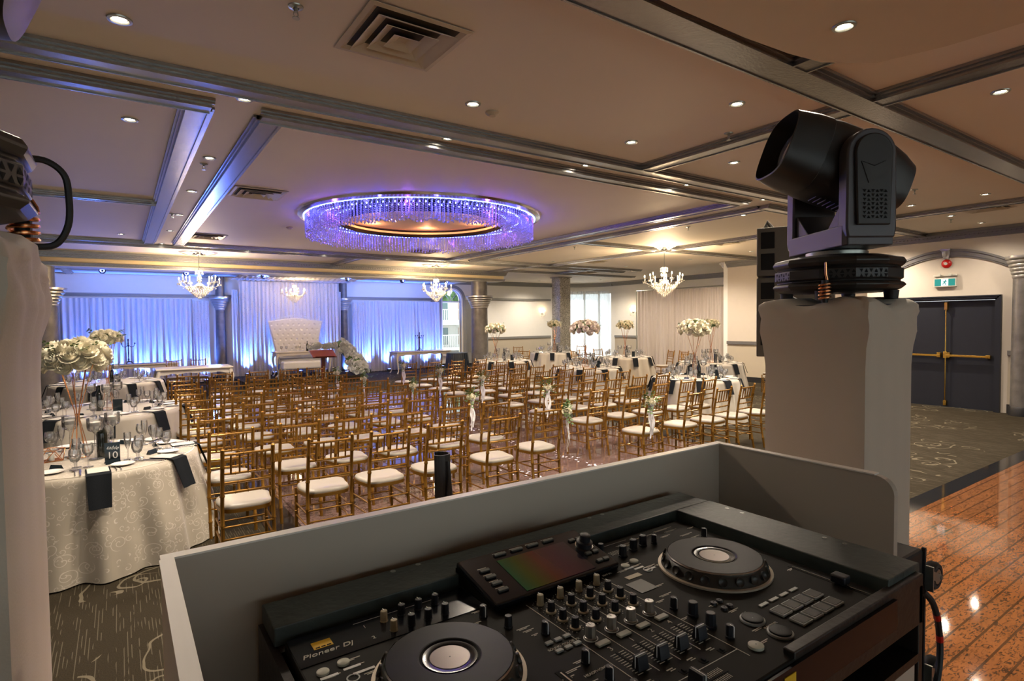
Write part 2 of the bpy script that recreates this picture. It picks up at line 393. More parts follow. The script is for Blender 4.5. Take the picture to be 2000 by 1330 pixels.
def text_mesh(name, body, size, mat, parent, loc, rot=(0, 0, 0), shear=0.0, ext=0.0004, align='CENTER', xs=1.0):
    c = bpy.data.curves.new(name, 'FONT'); c.body = body; c.size = size; c.extrude = ext; c.align_x = align; c.align_y = 'CENTER'; c.shear = shear
    t = bpy.data.objects.new(name, c); col.objects.link(t)
    dg = bpy.context.evaluated_depsgraph_get(); me = bpy.data.meshes.new_from_object(t.evaluated_get(dg))
    bpy.data.objects.remove(t); me.materials.clear(); me.materials.append(M[mat])
    o = bpy.data.objects.new(name, me); col.objects.link(o); o.parent = parent; o.location = loc; o.rotation_euler = rot; o.scale = (xs, 1, 1)
    return o
ORD = ['first', 'second', 'third', 'fourth', 'fifth', 'sixth', 'seventh', 'eighth', 'ninth', 'tenth', 'eleventh', 'twelfth']

# ================================================================= THE SETTING
ZC = 3.5
# floor: carpet slab, granite areas laid on top
struct(MB().b2(-5.2, 18.6, -7.0, 20.9, -.2, 0), 'floor', 'carpet', smooth=False)
struct(MB().b2(-5, 13.4, -7.0, 2.24, 0, .006), 'floor_granite', 'granite', smooth=False)
struct(MB().b2(-5, 13.4, 2.24, 2.42, 0, .007), 'floor_granite_border', 'blackgranite', smooth=False)
struct(MB().b2(1.3, 6.9, 5.0, 13.8, 0, .006), 'floor_dance_granite', 'granite2', smooth=False)
bb = MB()
for r in ((1.02, 7.18, 4.72, 5.0), (1.02, 7.18, 13.8, 14.08), (1.02, 1.3, 5.0, 13.8), (6.9, 7.18, 5.0, 13.8)): bb.b2(*r, 0, .0065)
struct(bb, 'floor_dance_border', 'blackgranite', smooth=False)
struct(MB().b2(-60, 70, -60, 90, -.6, -.5), 'floor_outside_ground', 'ground', smooth=False)
# ceiling
struct(MB().b2(-5.2, 18.4, -7.0, 16.6, ZC, ZC + .15), 'ceiling', 'ceiling', smooth=False)
struct(MB().prism([(10.9, 16.6), (18.4, 16.6), (18.4, 18.5)] + [(16.2 + 2.2 * cos(pi / 2 * k / 16), 18.5 + 2.2 * sin(pi / 2 * k / 16)) for k in range(1, 17)] + [(10.9, 20.7)], ZC, ZC + .15), 'ceiling_corner', 'ceiling', smooth=False)
struct(MB().b2(-5, 11.0, 16.6, 20.9, 3.32, ZC + .15), 'ceiling_stage', 'wallw', smooth=False)
# ceiling boards: flat silver board with stepped mouldings on the edges
tn = [0]
def board(x0, x1, y0, y1, z=ZC, t=.055):
    mb = MB()
    mb.b2(x0, x1, y0, y1, z - t, z)
    if (x1 - x0) > (y1 - y0):
        for (a, b, zz) in ((y0 - .022, y0, .038), (y0 - .042, y0 - .022, .020), (y1, y1 + .016, .03)): mb.b2(x0 - .02, x1 + .02, a, b, z - zz, z)
        mb.b2(x0, x1, y0, y0 + .014, z - t - .008, z - t); mb.b2(x0, x1, y1 - .014, y1, z - t - .008, z - t)
    else:
        for (a, b, zz) in ((x0 - .022, x0, .038), (x0 - .042, x0 - .022, .020), (x1, x1 + .022, .038), (x1 + .022, x1 + .04, .02)): mb.b2(a, b, y0, y1, z - zz, z)
        mb.b2(x0, x0 + .014, y0, y1, z - t - .008, z - t); mb.b2(x1 - .014, x1, y0, y1, z - t - .008, z - t)
    tn[0] += 1
    struct(mb, 'trim_%d' % tn[0], 'trim', smooth=False)
board(-5, 7.95, 4.36, 4.53); board(7.95, 10.62, 4.36, 4.53)
board(-5, .62, 4.84, 5.0); board(.46, .62, 5.0, 13.6); board(-5, .62, 13.6, 13.74); board(-5, .46, 9.12, 9.24)
board(.98, 7.43, 4.84, 5.0); board(.98, 1.14, 5.0, 13.6); board(7.27, 7.43, 5.0, 13.6); board(.98, 7.43, 13.6, 13.74)
board(7.92, 13.9, 4.84, 5.0); board(7.92, 8.08, 5.0, 13.42); board(7.92, 14.5, 13.42, 13.58); board(10.62, 10.78, 5.0, 13.42); board(8.08, 10.62, 9.12, 9.28); board(10.78, 14.6, 9.12, 9.28)
board(-5, 9.6, 2.05, 2.28); board(4.72, 4.9, 2.28, 4.36); board(4.72, 4.9, -3, 2.05); board(3.62, 3.80, -3, 2.05)
board(9.6, 13.4, 2.05, 2.28); board(10.62, 10.78, 2.28, 4.36)
board(-5, 14.4, 14.1, 14.2); board(5.0, 5.16, 14.2, 16.2); board(10.2, 10.36, 13.58, 16.6); board(10.36, 16.5, 15.6, 15.74); board(12.6, 12.74, 13.58, 15.6)
# curved drop panel of the lobby ceiling near the camera
poly = [(-3, -2.9), (-3, 1.6), (0, 1.95), (2.45, 1.99), (3.0, 1.98), (3.4, 1.95), (3.69, 1.9), (3.99, 1.72), (4.1, 1.38), (4.14, 1.0), (4.12, .3), (3.9, -.7), (3.6, -1.6), (3.3, -2.9)]
struct(MB().prism(poly, ZC - .075, ZC), 'ceiling_curved_panel', 'soffit', ang=20)
# walls
wl = MB().b2(-5.2, -5, -7.2, 20.75, 0, ZC); struct(wl, 'wall_left', 'wallw', smooth=False)
YB = 20.5
def arch_wall():
    mb = MB(); x0, x1, zs, zp = 10.68, 11.58, .5, 2.68
    mb.b2(-5, x0, YB, YB + .25, 0, ZC); mb.b2(x1, 16.3, YB, YB + .25, 0, ZC); mb.b2(x0, x1, YB, YB + .25, 0, zs)
    n = 16; r = (x1 - x0) / 2; cx = (x0 + x1) / 2
    for i in range(n):
        a0 = pi * i / n; a1 = pi * (i + 1) / n
        xa, xb = cx - r * cos(a0), cx - r * cos(a1); za, zb = zp + r * sin(a0), zp + r * sin(a1)
        v = [(xa, YB, za), (xb, YB, zb), (xb, YB, ZC), (xa, YB, ZC), (xa, YB + .25, za), (xb, YB + .25, zb), (xb, YB + .25, ZC), (xa, YB + .25, ZC)]
        mb.add(v, [(0, 1, 2, 3), (7, 6, 5, 4), (0, 4, 5, 1), (3, 2, 6, 7)])
    return mb
struct(arch_wall(), 'wall_back', 'wallw', smooth=False)
# curved corner with tall window opening
CX, CY, CR = 16.2, 18.5, 2.0
def arcwall(a0, a1, z0, z1, r0, r1, n=20):
    mb = MB()
    for i in range(n):
        p = radians(a0 + (a1 - a0) * i / n); q = radians(a0 + (a1 - a0) * (i + 1) / n)
        P = lambda r, a, z: (CX + r * cos(a), CY + r * sin(a), z)
        v = [P(r0, p, z0), P(r0, q, z0), P(r0, q, z1), P(r0, p, z1), P(r1, p, z0), P(r1, q, z0), P(r1, q, z1), P(r1, p, z1)]
        mb.add(v, [(0, 1, 2, 3), (7, 6, 5, 4), (3, 2, 6, 7), (1, 0, 4, 5), (0, 3, 7, 4), (1, 5, 6, 2)])
    return mb
aw = arcwall(62, 90, 0, ZC, CR, CR + .2); b_ = arcwall(4, 62, 3.02, ZC, CR, CR + .2); aw.v, aw.f = aw.v, aw.f; aw.add(b_.v, b_.f); c_ = arcwall(-1, 4, 0, ZC, CR, CR + .2, 4); aw.add(c_.v, c_.f); d_ = arcwall(4, 62, 0, .12, CR, CR + .2); aw.add(d_.v, d_.f)
struct(aw, 'wall_corner', 'wallw', ang=40)
wg = empty('window_2'); wg['kind'] = 'structure'
arcwall(4, 62, .12, 3.02, CR + .09, CR + .1).build('pane', 'pane', wg)
fr = MB()
for a in (4.5, 23.5, 42.5, 61.5):
    p = radians(a); x, y = CX + (CR + .09) * cos(p), CY + (CR + .09) * sin(p); fr.box((x, y, 1.57), (.07, .07, 2.9), None)
fr.build('window_frame', 'lacquer', wg, smooth=False)
struct(MB().b2(18.2, 18.4, 10.3, 18.5, 0, ZC), 'wall_right_far', 'wallw', smooth=False)
struct(MB().b2(14.86, 18.4, 10.36, 10.5, 0, ZC), 'wall_alcove', 'wallw', smooth=False)
struct(MB().b2(14.86, 15.06, 6.0, 10.36, 0, ZC), 'wall_right_mid', 'wall', smooth=False)
struct(MB().b2(13.65, 15.06, 5.85, 6.0, 0, ZC), 'wall_jog', 'wall', smooth=False)
dw = MB(); dw.b2(13.65, 13.85, -7.2, 3.74, 0, ZC); dw.b2(13.65, 13.85, 5.36, 5.85, 0, ZC); dw.b2(13.65, 13.85, 3.74, 5.36, 2.14, ZC); struct(dw, 'wall_door', 'wall', smooth=False)
struct(MB().b2(-5, -4.0, 18.9, 19.2, 0, ZC), 'wall_left_return', 'wallw', smooth=False)
wbh = MB(); wbh.b2(-5.2, 13.85, -7.2, -7.0, 0, .3); wbh.b2(-5.2, 13.85, -7.2, -7.0, 3.0, ZC)
for xa, xb in ((-5.2, -4.4), (-1.2, -.6), (2.6, 3.2), (6.4, 7.0), (10.2, 13.85)): wbh.b2(xa, xb, -7.2, -7.0, .3, 3.0)
struct(wbh, 'wall_behind', 'wall', smooth=False)
for i_, (xa, xb) in enumerate(((-4.4, -1.2), (-.6, 2.6), (3.2, 6.4), (7.0, 10.2))):  # unseen windows added behind the camera to let in ambient skylight
    wq = empty('window_%d' % (3 + i_)); wq['kind'] = 'structure'
    MB().b2(xa, xb, -7.12, -7.11, .3, 3.0).build('pane', 'pane', wq, smooth=False)
    wf = MB()
    for xx in (xa + .03, (xa + xb) / 2, xb - .03): wf.b2(xx - .03, xx + .03, -7.15, -7.05, .3, 3.0)
    wf.b2(xa, xb, -7.15, -7.05, .3, .36); wf.b2(xa, xb, -7.15, -7.05, 2.94, 3.0); wf.build('window_frame', 'lacquer', wq, smooth=False)
# crowns, rails, dado
def crown_x(y, x0, x1, z1, s=-1, dent=True, name='trim_crown', mat='trim', h=.17, d=.14):
    mb = MB()
    for k, (a, b) in enumerate(((0, .35), (.35, .55), (.55, .8), (.8, 1.0))):
        dd = d * (1 - a * .85); mb.b2(x0, x1, y, y + s * dd, z1 - h * b, z1 - h * a)
    if dent:
        n = int((x1 - x0) / .07)
        for i in range(n): mb.b2(x0 + i * .07, x0 + i * .07 + .04, y + s * d * .55, y + s * d * .72, z1 - h * .62, z1 - h * .45)
    tn[0] += 1; return struct(mb, 'trim_%d' % tn[0], mat, smooth=False)
def crown_y(x, y0, y1, z1, s=-1, dent=True, mat='trimw', h=.17, d=.14):
    mb = MB()
    for k, (a, b) in enumerate(((0, .35), (.35, .55), (.55, .8), (.8, 1.0))):
        dd = d * (1 - a * .85); mb.b2(x, x + s * dd, y0, y1, z1 - h * b, z1 - h * a)
    if dent:
        n = int((y1 - y0) / .07)
        for i in range(n): mb.b2(x + s * d * .55, x + s * d * .72, y0 + i * .07, y0 + i * .07 + .04, z1 - h * .62, z1 - h * .45)
    tn[0] += 1; return struct(mb, 'trim_%d' % tn[0], mat, smooth=False)
crown_y(13.65, -3, 5.85, ZC); crown_y(14.86, 6.0, 10.36, ZC, dent=False); crown_x(10.5, 14.86, 18.2, ZC, s=1, dent=False)
crown_y(18.2, 10.64, 18.5, ZC, dent=False, mat='greytrim'); crown_x(YB, 11.0, 16.2, ZC, dent=False, mat='greytrim')
tn[0] += 1; cw = arcwall(0, 90, ZC - .17, ZC, CR - .12, CR); struct(cw, 'trim_%d' % tn[0], 'greytrim', ang=40)
def rail(mb, x0, x1, y0, y1, z, h=.09): mb.b2(x0, x1, y0, y1, z - h / 2, z + h / 2)
rl = MB()
rail(rl, 13.60, 13.65, -3, 3.55, 1.13); rail(rl, 13.60, 13.65, 5.45, 5.85, 1.13); rail(rl, 14.81, 14.86, 6.0, 10.36, 1.12)
struct(rl, 'trim_rail_right', 'trimw', smooth=False)
rl = MB(); rail(rl, 11.95, 16.2, YB - .05, YB, 1.10); rail(rl, 11.95, 16.2, YB - .05, YB, 2.75); rail(rl, 18.15, 18.2, 10.5, 18.4, 1.10)
struct(rl, 'trim_rail_back', 'greytrim', smooth=False)
rl = MB(); rl.b2(-5, 10.5, YB - .07, YB, 2.66, 2.76); rl.b2(-5, 10.5, YB - .11, YB, 2.72, 2.745); struct(rl, 'trim_stage_moulding', 'greytrim', smooth=False)
dd = MB(); dd.b2(11.95, 16.2, YB - .012, YB, .1, 1.06); dd.b2(18.188, 18.2, 10.5, 18.4, .1, 1.06); struct(dd, 'wall_dado_back', 'wallb', smooth=False)
dd = MB(); dd.b2(13.64, 13.65, -3, 3.55, .15, 1.09); dd.b2(14.85, 14.86, 6.0, 10.36, .1, 1.08); struct(dd, 'wall_dado_right', 'wallb', smooth=False)
bs = MB(); bs.b2(13.61, 13.65, -3, 3.55, 0, .17); bs.b2(13.61, 13.65, 5.45, 5.85, 0, .17); bs.b2(14.82, 14.86, 6, 10.36, 0, .15); struct(bs, 'baseboard_right', 'black', smooth=False)
bs = MB(); bs.b2(-5, 16.2, YB - .04, YB, 0, .14); struct(bs, 'baseboard_back', 'black', smooth=False)
# big beam above the stage front
bm = MB(); bm.b2(-5, 10.9, 16.35, 17.05, 3.18, ZC); struct(bm, 'trim_stage_beam', 'beam', smooth=False)
struct(MB().b2(-5, 10.9, 16.36, 17.04, 3.165, 3.18), 'trim_beam_soffit', 'wallw', smooth=False)
crown_x(16.35, -5, 10.95, ZC, d=.2, h=.15)
crown_x(16.35, -5, 10.92, 3.245, d=.07, h=.07)
# stage-side ceiling trims
board(-5, 10.9, 17.5, 17.62, 3.32, .04); board(2.2, 2.32, 17.62, 20.4, 3.32, .04); board(9.9, 10.02, 17.62, 20.4, 3.32, .04); board(-1.2, -1.05, 17.62, 20.4, 3.32, .04)
# arched window
w1 = empty('window_1'); w1['kind'] = 'structure'
x0, x1, zp = 10.68, 11.58, 2.68; cx = (x0 + x1) / 2; r = .45
pane = MB(); pts = [(x0, .5), (x1, .5)] + [(cx + r * cos(pi * i / 16), zp + r * sin(pi * i / 16)) for i in range(17)]
pane.add([(x, YB + .12, z) for x, z in pts] + [(x, YB + .126, z) for x, z in pts], [tuple(range(len(pts))), tuple(range(len(pts), 2 * len(pts)))[::-1]])
pane.build('pane', 'pane', w1, smooth=False)
fm = MB()
for xx in (x0 + .02, x1 - .02): fm.b2(xx - .025, xx + .025, YB + .09, YB + .16, .5, zp)
fm.b2(x0, x1, YB + .09, YB + .16, .5, .56); fm.b2(x0, x1, YB + .09, YB + .16, zp - .08, zp - .03)
for a in (pi / 4, pi / 2, 3 * pi / 4): fm.tube([(cx, YB + .12, zp - .04), (cx + r * cos(a), YB + .12, zp + r * sin(a))], .013, 6)
fm.tube([(cx + (r - .02) * cos(pi * i / 16), YB + .12, zp + (r - .02) * sin(pi * i / 16)) for i in range(17)], .025, 6)
fm.build('window_frame', 'lacquer', w1)
sr = MB()
def archband(mb, r0, r1, y0, y1, z0):
    for i in range(20):
        a, b = pi * i / 20, pi * (i + 1) / 20
        P = lambda rr, t, y: (cx + rr * cos(t), y, zp + rr * sin(t))
        v = [P(r0, a, y0), P(r0, b, y0), P(r1, b, y0), P(r1, a, y0), P(r0, a, y1), P(r0, b, y1), P(r1, b, y1), P(r1, a, y1)]
        mb.add(v, [(3, 2, 1, 0), (4, 5, 6, 7), (0, 1, 5, 4), (2, 3, 7, 6)])
    for s in (-1, 1): mb.b2(cx + s * r0, cx + s * r1, y0, y1, z0, zp)
archband(sr, .5, .62, YB - .05, YB, 0.45); sr.build('window_casing', 'greytrim', w1)
rv = MB(); archband(rv, .44, .5, YB - .03, YB + .1, .5); rv.build('window_reveal', 'lacquer', w1)
MB().b2(cx - .6, cx + .6, YB - .1, YB + .1, .44, .5).build('window_sill', 'lacquer', w1, smooth=False)
sh = MB(); sh.b2(cx - .95, cx - .62, YB - .06, YB, .1, 2.7); sh.b2(cx + .62, cx + .92, YB - .06, YB, .1, 2.7)
for s in (-1, 1):
    for k in range(7): sh.b2(cx + s * (.66 + k * .035), cx + s * (.675 + k * .035), YB - .07, YB - .05, .55, 2.35)
sh.build('fluted_side_panel', 'greytrim', w1, smooth=False)
fp = MB(); fp.b2(-2.15, -1.45, YB - .08, YB, .14, 2.3)
for k in range(8): fp.b2(-2.1 + k * .08, -2.06 + k * .08, YB - .1, YB - .08, .2, 2.2)
tn[0] += 1; struct(fp, 'trim_%d' % tn[0], 'greytrim', smooth=False)

# columns
def column(x, y, rad, label, name='column', base=.17, ztop=3.2, upper=None, capz=(2.26, 2.68), capr=None, group=None):
    c = empty(name, (x, y, 0), 0, label, 'column', group)
    upper = upper or rad * .88; capr = capr or rad * 1.55
    MB().lathe([(rad, base), (rad * .97, 1.4), (rad * .93, capz[0] - .02), (rad * .93, capz[0])], 28).build('shaft', 'colstone', c)
    MB().lathe([(rad * 1.12, 0), (rad * 1.12, base * .8), (rad * 1.03, base)], 28).build('base', 'black', c)
    h = capz[1] - capz[0]; pr = []
    for k in range(6):
        rr = rad * 1.0 + (capr - rad) * (k / 5) ** 1.2; pr += [(rr * .97, capz[0] + h * k / 6), (rr * 1.03, capz[0] + h * (k + .35) / 6), (rr * 1.03, capz[0] + h * (k + .7) / 6), (rr * .99, capz[0] + h * (k + .9) / 6)]
    pr += [(capr * 1.04, capz[1] - .02), (capr * 1.04, capz[1]), (upper * .98, capz[1])]
    MB().lathe(pr, 28).build('capital', 'silver', c)
    MB().lathe([(upper, capz[1]), (upper, ztop)], 24).build('upper_shaft', 'colstone', c)
    return c
column(-1.42, 16.68, .29, 'round grey stone-look column with silver capital at the left end of the beam', upper=.25, ztop=3.165)
column(10.12, 16.68, .29, 'round column lit blue on one side, holding the right end of the beam', upper=.27, ztop=3.165)
column(2.66, 20.2, .15, 'slim half column between the left curtain and the centre drapery', ztop=3.32, capr=.31)
column(6.6, 20.2, .15, 'slim half column between the centre drapery and the right curtain', ztop=3.32, capr=.31)
column(13.5, 3.3, .17, 'grey column with ringed silver capital beside the double doors', ztop=2.9, capz=(2.5, 2.9), upper=.15)
pl = empty('glitter_pillar', (14.25, 17.35, 0), 0, 'square pillar with glittery mosaic cladding in front of the sheer window', 'pillar')
pp = [(sx * .27 - sx * k[0], sy * .27 - sy * k[1]) for sx, sy, ks in ((1, 1, ((0, .05), (.015, .015), (.05, 0))), (-1, 1, ((.05, 0), (.015, .015), (0, .05))), (-1, -1, ((0, .05), (.015, .015), (.05, 0))), (1, -1, ((.05, 0), (.015, .015), (0, .05)))) for k in ks]
MB().prism(pp, .12, ZC - .03).build('shaft', 'glitter', pl); MB().b2(-.28, .28, -.28, .28, 0, .12).build('base', 'black', pl, smooth=False); MB().b2(-.3, .3, -.3, .3, ZC - .03, ZC - .002).build('top_trim', 'greytrim', pl, smooth=False)
pl2 = empty('glitter_pillar', (-2.35, 12.4, 0), 0, 'glittery pillar at the far left behind the black light fixture', 'pillar')
MB().prism(pp, .12, ZC - .03).build('shaft', 'glitter', pl2); MB().b2(-.28, .28, -.28, .28, 0, .12).build('base', 'black', pl2, smooth=False)

# ================================================================= DOORS
d = empty('door_1', (13.65, 4.55, 0)); d['kind'] = 'structure'
XD = .03
fd = MB()
for s in (-1, 1):
    for k in range(3): fd.b2(-.05 - k * .012, XD + .12, s * (.81 + k * .032), s * (.84 + k * .032), 0, 2.16 + k * .03)
for k in range(3): fd.b2(-.05 - k * .012, XD + .12, -.84 - k * .03, .84 + k * .03, 2.135 + k * .03, 2.16 + k * .03)
fd.build('door_frame', 'door', d, smooth=False)
for s, nm in ((1, 'l'), (-1, 'r')):
    lf = MB().b2(XD, XD + .05, s * .004, s * .808, .01, 2.13).build('door_leaf', 'door', d, smooth=False, bevel=.003)
    bar = MB(); bar.b2(-.07, -.03, s * .05, s * .72, 1.02, 1.06); bar.b2(-.06, .03, s * .05, s * .11, 1.0, 1.10); bar.b2(-.06, .03, s * .68, s * .75, 1.01, 1.07); bar.build('panic_bar', 'brass', lf, smooth=False, bevel=.004)
v = MB(); v.tube([(-.03, -.03, .12), (-.03, -.03, 2.02)], .011, 10); v.b2(-.05, .03, -.055, -.005, 1.95, 2.10); v.b2(-.05, .03, -.055, -.005, .04, .14); v.b2(-.06, .03, -.06, 0, .99, 1.12)
v.build('vertical_latch_rod', 'brass', d, bevel=.003)
# arch moulding over the doors, keystone bracket, alarm, exit sign
ar = MB(); n = 28
def archpt(t, off=0): # t -1..1 across y
    return (4.53 + t * 1.18, 2.68 + .40 * (1 - t * t) + off)
for k, (o0, o1, dp) in enumerate(((-.05, .03, .04), (.03, .07, .06), (-.08, -.05, .025))):
    for i in range(n):
        (ya, za), (yb, zb) = archpt(-1 + 2 * i / n), archpt(-1 + 2 * (i + 1) / n)
        v = [(13.65, ya, za + o0), (13.65, yb, zb + o0), (13.65, yb, zb + o1), (13.65, ya, za + o1)] + [(13.65 - dp, ya, za + o0), (13.65 - dp, yb, zb + o0), (13.65 - dp, yb, zb + o1), (13.65 - dp, ya, za + o1)]
        ar.add(v, [(4, 5, 6, 7), (3, 2, 6, 7)[::-1], (0, 1, 5, 4)])
tn[0] += 1; struct(ar, 'trim_%d' % tn[0], 'trimw', ang=40)
ks = empty('wall_bracket', (13.65, 4.53, 2.97), 0, 'ornate silver corbel bracket at the crown of the door arch', 'bracket')
k1 = MB(); k1.b2(-.10, 0, -.085, .085, .16, .19); k1.b2(-.085, 0, -.07, .07, .145, .16)
k1.build('shelf', 'silver', ks, smooth=False, bevel=.004)
k2 = MB()
for i in range(9):
    a = -.06 + .015 * i; k2.tube([(-.075 + abs(a) * .3, a, .15), (-.07 + abs(a) * .4, a * .95, .10), (-.045, a * .8, .05), (-.04, a * .6, 0)], [.009, .011, .009, .006], 6)
k2.b2(-.04, 0, -.05, .05, 0, .15); k2.build('acanthus_body', 'silver', ks)
al = empty('fire_alarm', (13.65, 4.53, 2.87), 0, 'round red fire alarm on the wall above the exit sign', 'alarm')
rotY = Matrix.Rotation(-pi / 2, 4, 'Y')
MB().lathe([(.085, 0), (.085, .02), (.07, .035), (.04, .05), (.015, .052)], 24, mx=rotY).build('bell', 'red', al)
MB().lathe([(.03, .05), (.03, .056), (.012, .058)], 16, mx=rotY).build('centre_disc', 'box', al)
ex = empty('exit_sign', (13.65, 4.54, 2.5), 0, 'lit green and white running man exit sign above the double doors', 'sign')
MB().b2(-.06, 0, -.19, .19, -.09, .09).build('housing', 'box', ex, smooth=False, bevel=.006)
for ya, yb in ((-.17, -.06), (.06, .17)): MB().b2(-.064, -.06, ya, yb, -.068, .068).build('green_panel', 'green', ex, smooth=False)
MB().b2(-.064, -.06, -.06, .06, -.068, .068).build('lit_panel', 'exitwhite', ex, smooth=False)
man = MB()
Y_ = lambda y, z: (-.067, -y, z)
man.lathe([(.011, 0), (.011, .003)], 12, c=(0, 0, 0), mx=Matrix.Translation((-.065, -.018, .042)) @ rotY)
for pts in ([(.012, .03), (-.004, -.008)], [(-.004, -.008), (.02, -.022), (.014, -.05)], [(-.004, -.008), (-.018, -.03), (-.042, -.034)], [(.01, .026), (.03, .012), (.042, .02)], [(.01, .026), (-.014, .02), (-.026, .002)]):
    man.tube([Y_(*p) for p in pts], .0065 if pts[0] != (.012, .03) else .011, 6)
man.build('running_man', 'green', ex)
hd = MB(); hd.b2(-.05, 0, -.2, .2, .12, .15)
hd.build('lamp_bar', 'box', ex, smooth=False, bevel=.004)
for s in (-.09, .09): MB().lathe([(.02, 0), (.03, .03), (.03, .05)], 14, mx=Matrix.Translation((-.04, s, .15)) @ rotY).build('emergency_lamp', 'box', ex)

# ================================================================= CEILING FIXTURES
def downlight_mesh():
    a = MB().lathe([(.062, 0), (.060, -.007), (.045, -.009), (.040, -.002), (.034, .03)], 22, cap=False).mesh('trim_ring', 'zinc')
    b = MB().lathe([(.001, -.001), (.032, -.001), (.034, .004)], 18, cap=False).mesh('lens', 'lampglow')
    return a, b
DA, DB = downlight_mesh()
def downlight(x, y, label, group, e=1.0, z=ZC):
    o = empty('recessed_downlight', (x, y, z - .001), 0, label, 'downlight', group)
    for me, nm in ((DA, 'trim_ring'), (DB, 'lens')):
        c = bpy.data.objects.new(nm, me); col.objects.link(c); c.parent = o
    lamp('SPOT', (0, 0, -.02), DOWN_W * e, (1, .85, .68), .04, (0, 0, 0), 150, o, .8)
near = 'small round recessed downlight, lit, in the near ceiling before the silver framed panels'
for x, y in ((.05, 3.85), (4.04, 3.86), (4.03, 2.73), (5.5, 3.76), (2.3, 3.85), (7.6, 3.8)): downlight(x, y, near, 'near ceiling downlights')
downlight(3.34, 1.60, 'large round recessed downlight in the curved ceiling panel at the top right', None, 1.2, ZC - .075)
for x, y in ((5.49, 1.5), (7.2, 1.4), (9.9, 1.5)): downlight(x, y, 'round recessed downlight, lit, in the ceiling strip nearest the right foreground', 'right foreground downlights', .6)
row = 'tiny lit downlight in the narrow ceiling strip running between silver boards toward the right'
for x in (.82, 2.53, 4.22, 5.9, 7.56): downlight(x, 4.69 if x > 8 else 4.685, row, 'downlights along the near strip')
rowb = 'tiny lit downlight in the narrow ceiling strip running toward the stage at left'
for y in (6.53, 8.27, 10.14, 11.93): downlight(.80, y, rowb, 'downlights along the left strip')
rowc = 'tiny lit downlight in the ceiling strip parallel to the stage beam'
for x in (.78, 2.47, 4.2, 5.86, 7.64): downlight(x, 13.92, rowc, 'downlights along the far strip')
rowd = 'tiny lit downlight in the ceiling strip right of the crystal ring'
for y in (6.43, 8.34, 10.05, 11.92): downlight(7.66, y, rowd, 'downlights along the right strip')
rowe = 'tiny lit downlight, some added as fill, in the square ceiling panels around the right chandelier'
for x, y in ((8.4, 5.57), (10.25, 12.83), (8.4, 12.83), (13.16, 12.83), (13.1, 8.47), (13.32, 10.5), (9.9, 5.6), (12.8, 5.6), (12.6, 14.6), (14.5, 14.8), (12.2, 18.6), (14.6, 19.2), (16.6, 17.6), (16.6, 14.0)): downlight(x, y, rowe, 'downlights over the right tables', 2.0)  # entries near the back and far right walls are added to brighten them
rowf = 'tiny lit downlight in the ceiling near the double doors'
for x, y in ((9.9, 3.75), (11.5, 3.77), (12.84, 3.75), (9.9, 2.85), (12.6, 2.8)): downlight(x, y, rowf, 'downlights by the doors', .55)
for x, y in ((.12, 5.66), (.08, 12.82), (-1.5, 7.5)): downlight(x, y, 'tiny downlight inside the large ceiling panel at far left', 'left panel downlights')
def sprinkler():
    o = empty('fire_sprinkler', (0, 0, 0))
    MB().lathe([(.04, 0), (.038, -.006), (.018, -.012), (.012, -.004)], 18, cap=False).build('escutcheon', 'zinc', o)
    s = MB().lathe([(.011, 0), (.011, -.03)], 10); s.tube([(.009, 0, -.03), (.012, 0, -.045), (0, 0, -.06)], .003, 6); s.tube([(-.009, 0, -.03), (-.012, 0, -.045), (0, 0, -.06)], .003, 6); s.lathe([(.02, -.064), (.02, -.061)], 14)
    s.build('sprinkler_head', 'zinc', o); return o
sp0 = sprinkler(); SP = snapshot(sp0)
for i, (x, y, w) in enumerate(((.82, 3.19, 'above the air vent at the top left'), (.78, 6.81, 'in the left ceiling strip, nearer one'), (.71, 10.09, 'in the left ceiling strip, farther one'), (4.6, 3.2, 'beside the ceiling board left of the moving light'), (8.59, 6.81, 'in the ceiling square before the right chandelier'), (8.63, 10.01, 'in the ceiling square left of the right chandelier'), (8.71, 3.26, 'in the ceiling right of the moving light'), (11.9, 3.9, 'near the door wall'), (5.0, 12.6, 'behind the crystal ring'), (12.4, 7.6, 'right of the right chandelier'))):
    c = sp0 if i == 0 else copy_tree(SP); c.location = (x, y, ZC); tag(c, 'pendent fire sprinkler ' + w, 'sprinkler')
def air_vent():
    o = empty('ceiling_vent'); n = .31
    def ring(mb, a, b, za, zb, t=.004):
        for q in range(4):
            m = Matrix.Rotation(q * pi / 2, 4, 'Z')
            v = [(-a, -a, za), (a, -a, za), (b, -b, zb), (-b, -b, zb)]; v += [(x, y, z + t) for x, y, z in v]
            mb.add(v, [(0, 1, 2, 3)[::-1], (4, 5, 6, 7), (0, 1, 5, 4), (3, 2, 6, 7)], m)
    f = MB(); ring(f, .31, .28, -.012, -.016); ring(f, .28, .25, -.016, .0); f.build('outer_frame', 'vent', o, smooth=False)
    for k, (a, b) in enumerate(((.238, .165), (.160, .095))):
        g = MB(); ring(g, a, b, -.035, .0); g.build('louvre_ring', 'vent', o, smooth=False)
    g = MB(); g.add([(-.085, -.085, -.035), (.085, -.085, -.035), (.085, .085, -.035), (-.085, .085, -.035), (-.03, -.03, -.012), (.03, -.03, -.012), (.03, .03, -.012), (-.03, .03, -.012)], [(0, 1, 5, 4), (1, 2, 6, 5), (2, 3, 7, 6), (3, 0, 4, 7), (4, 5, 6, 7)]); g.build('centre_cone', 'vent', o, smooth=False)
    MB().b2(-.25, .25, -.25, .25, -.002, 0).build('cavity', 'dark', o, smooth=False)
    return o
v0 = air_vent(); VT = snapshot(v0)
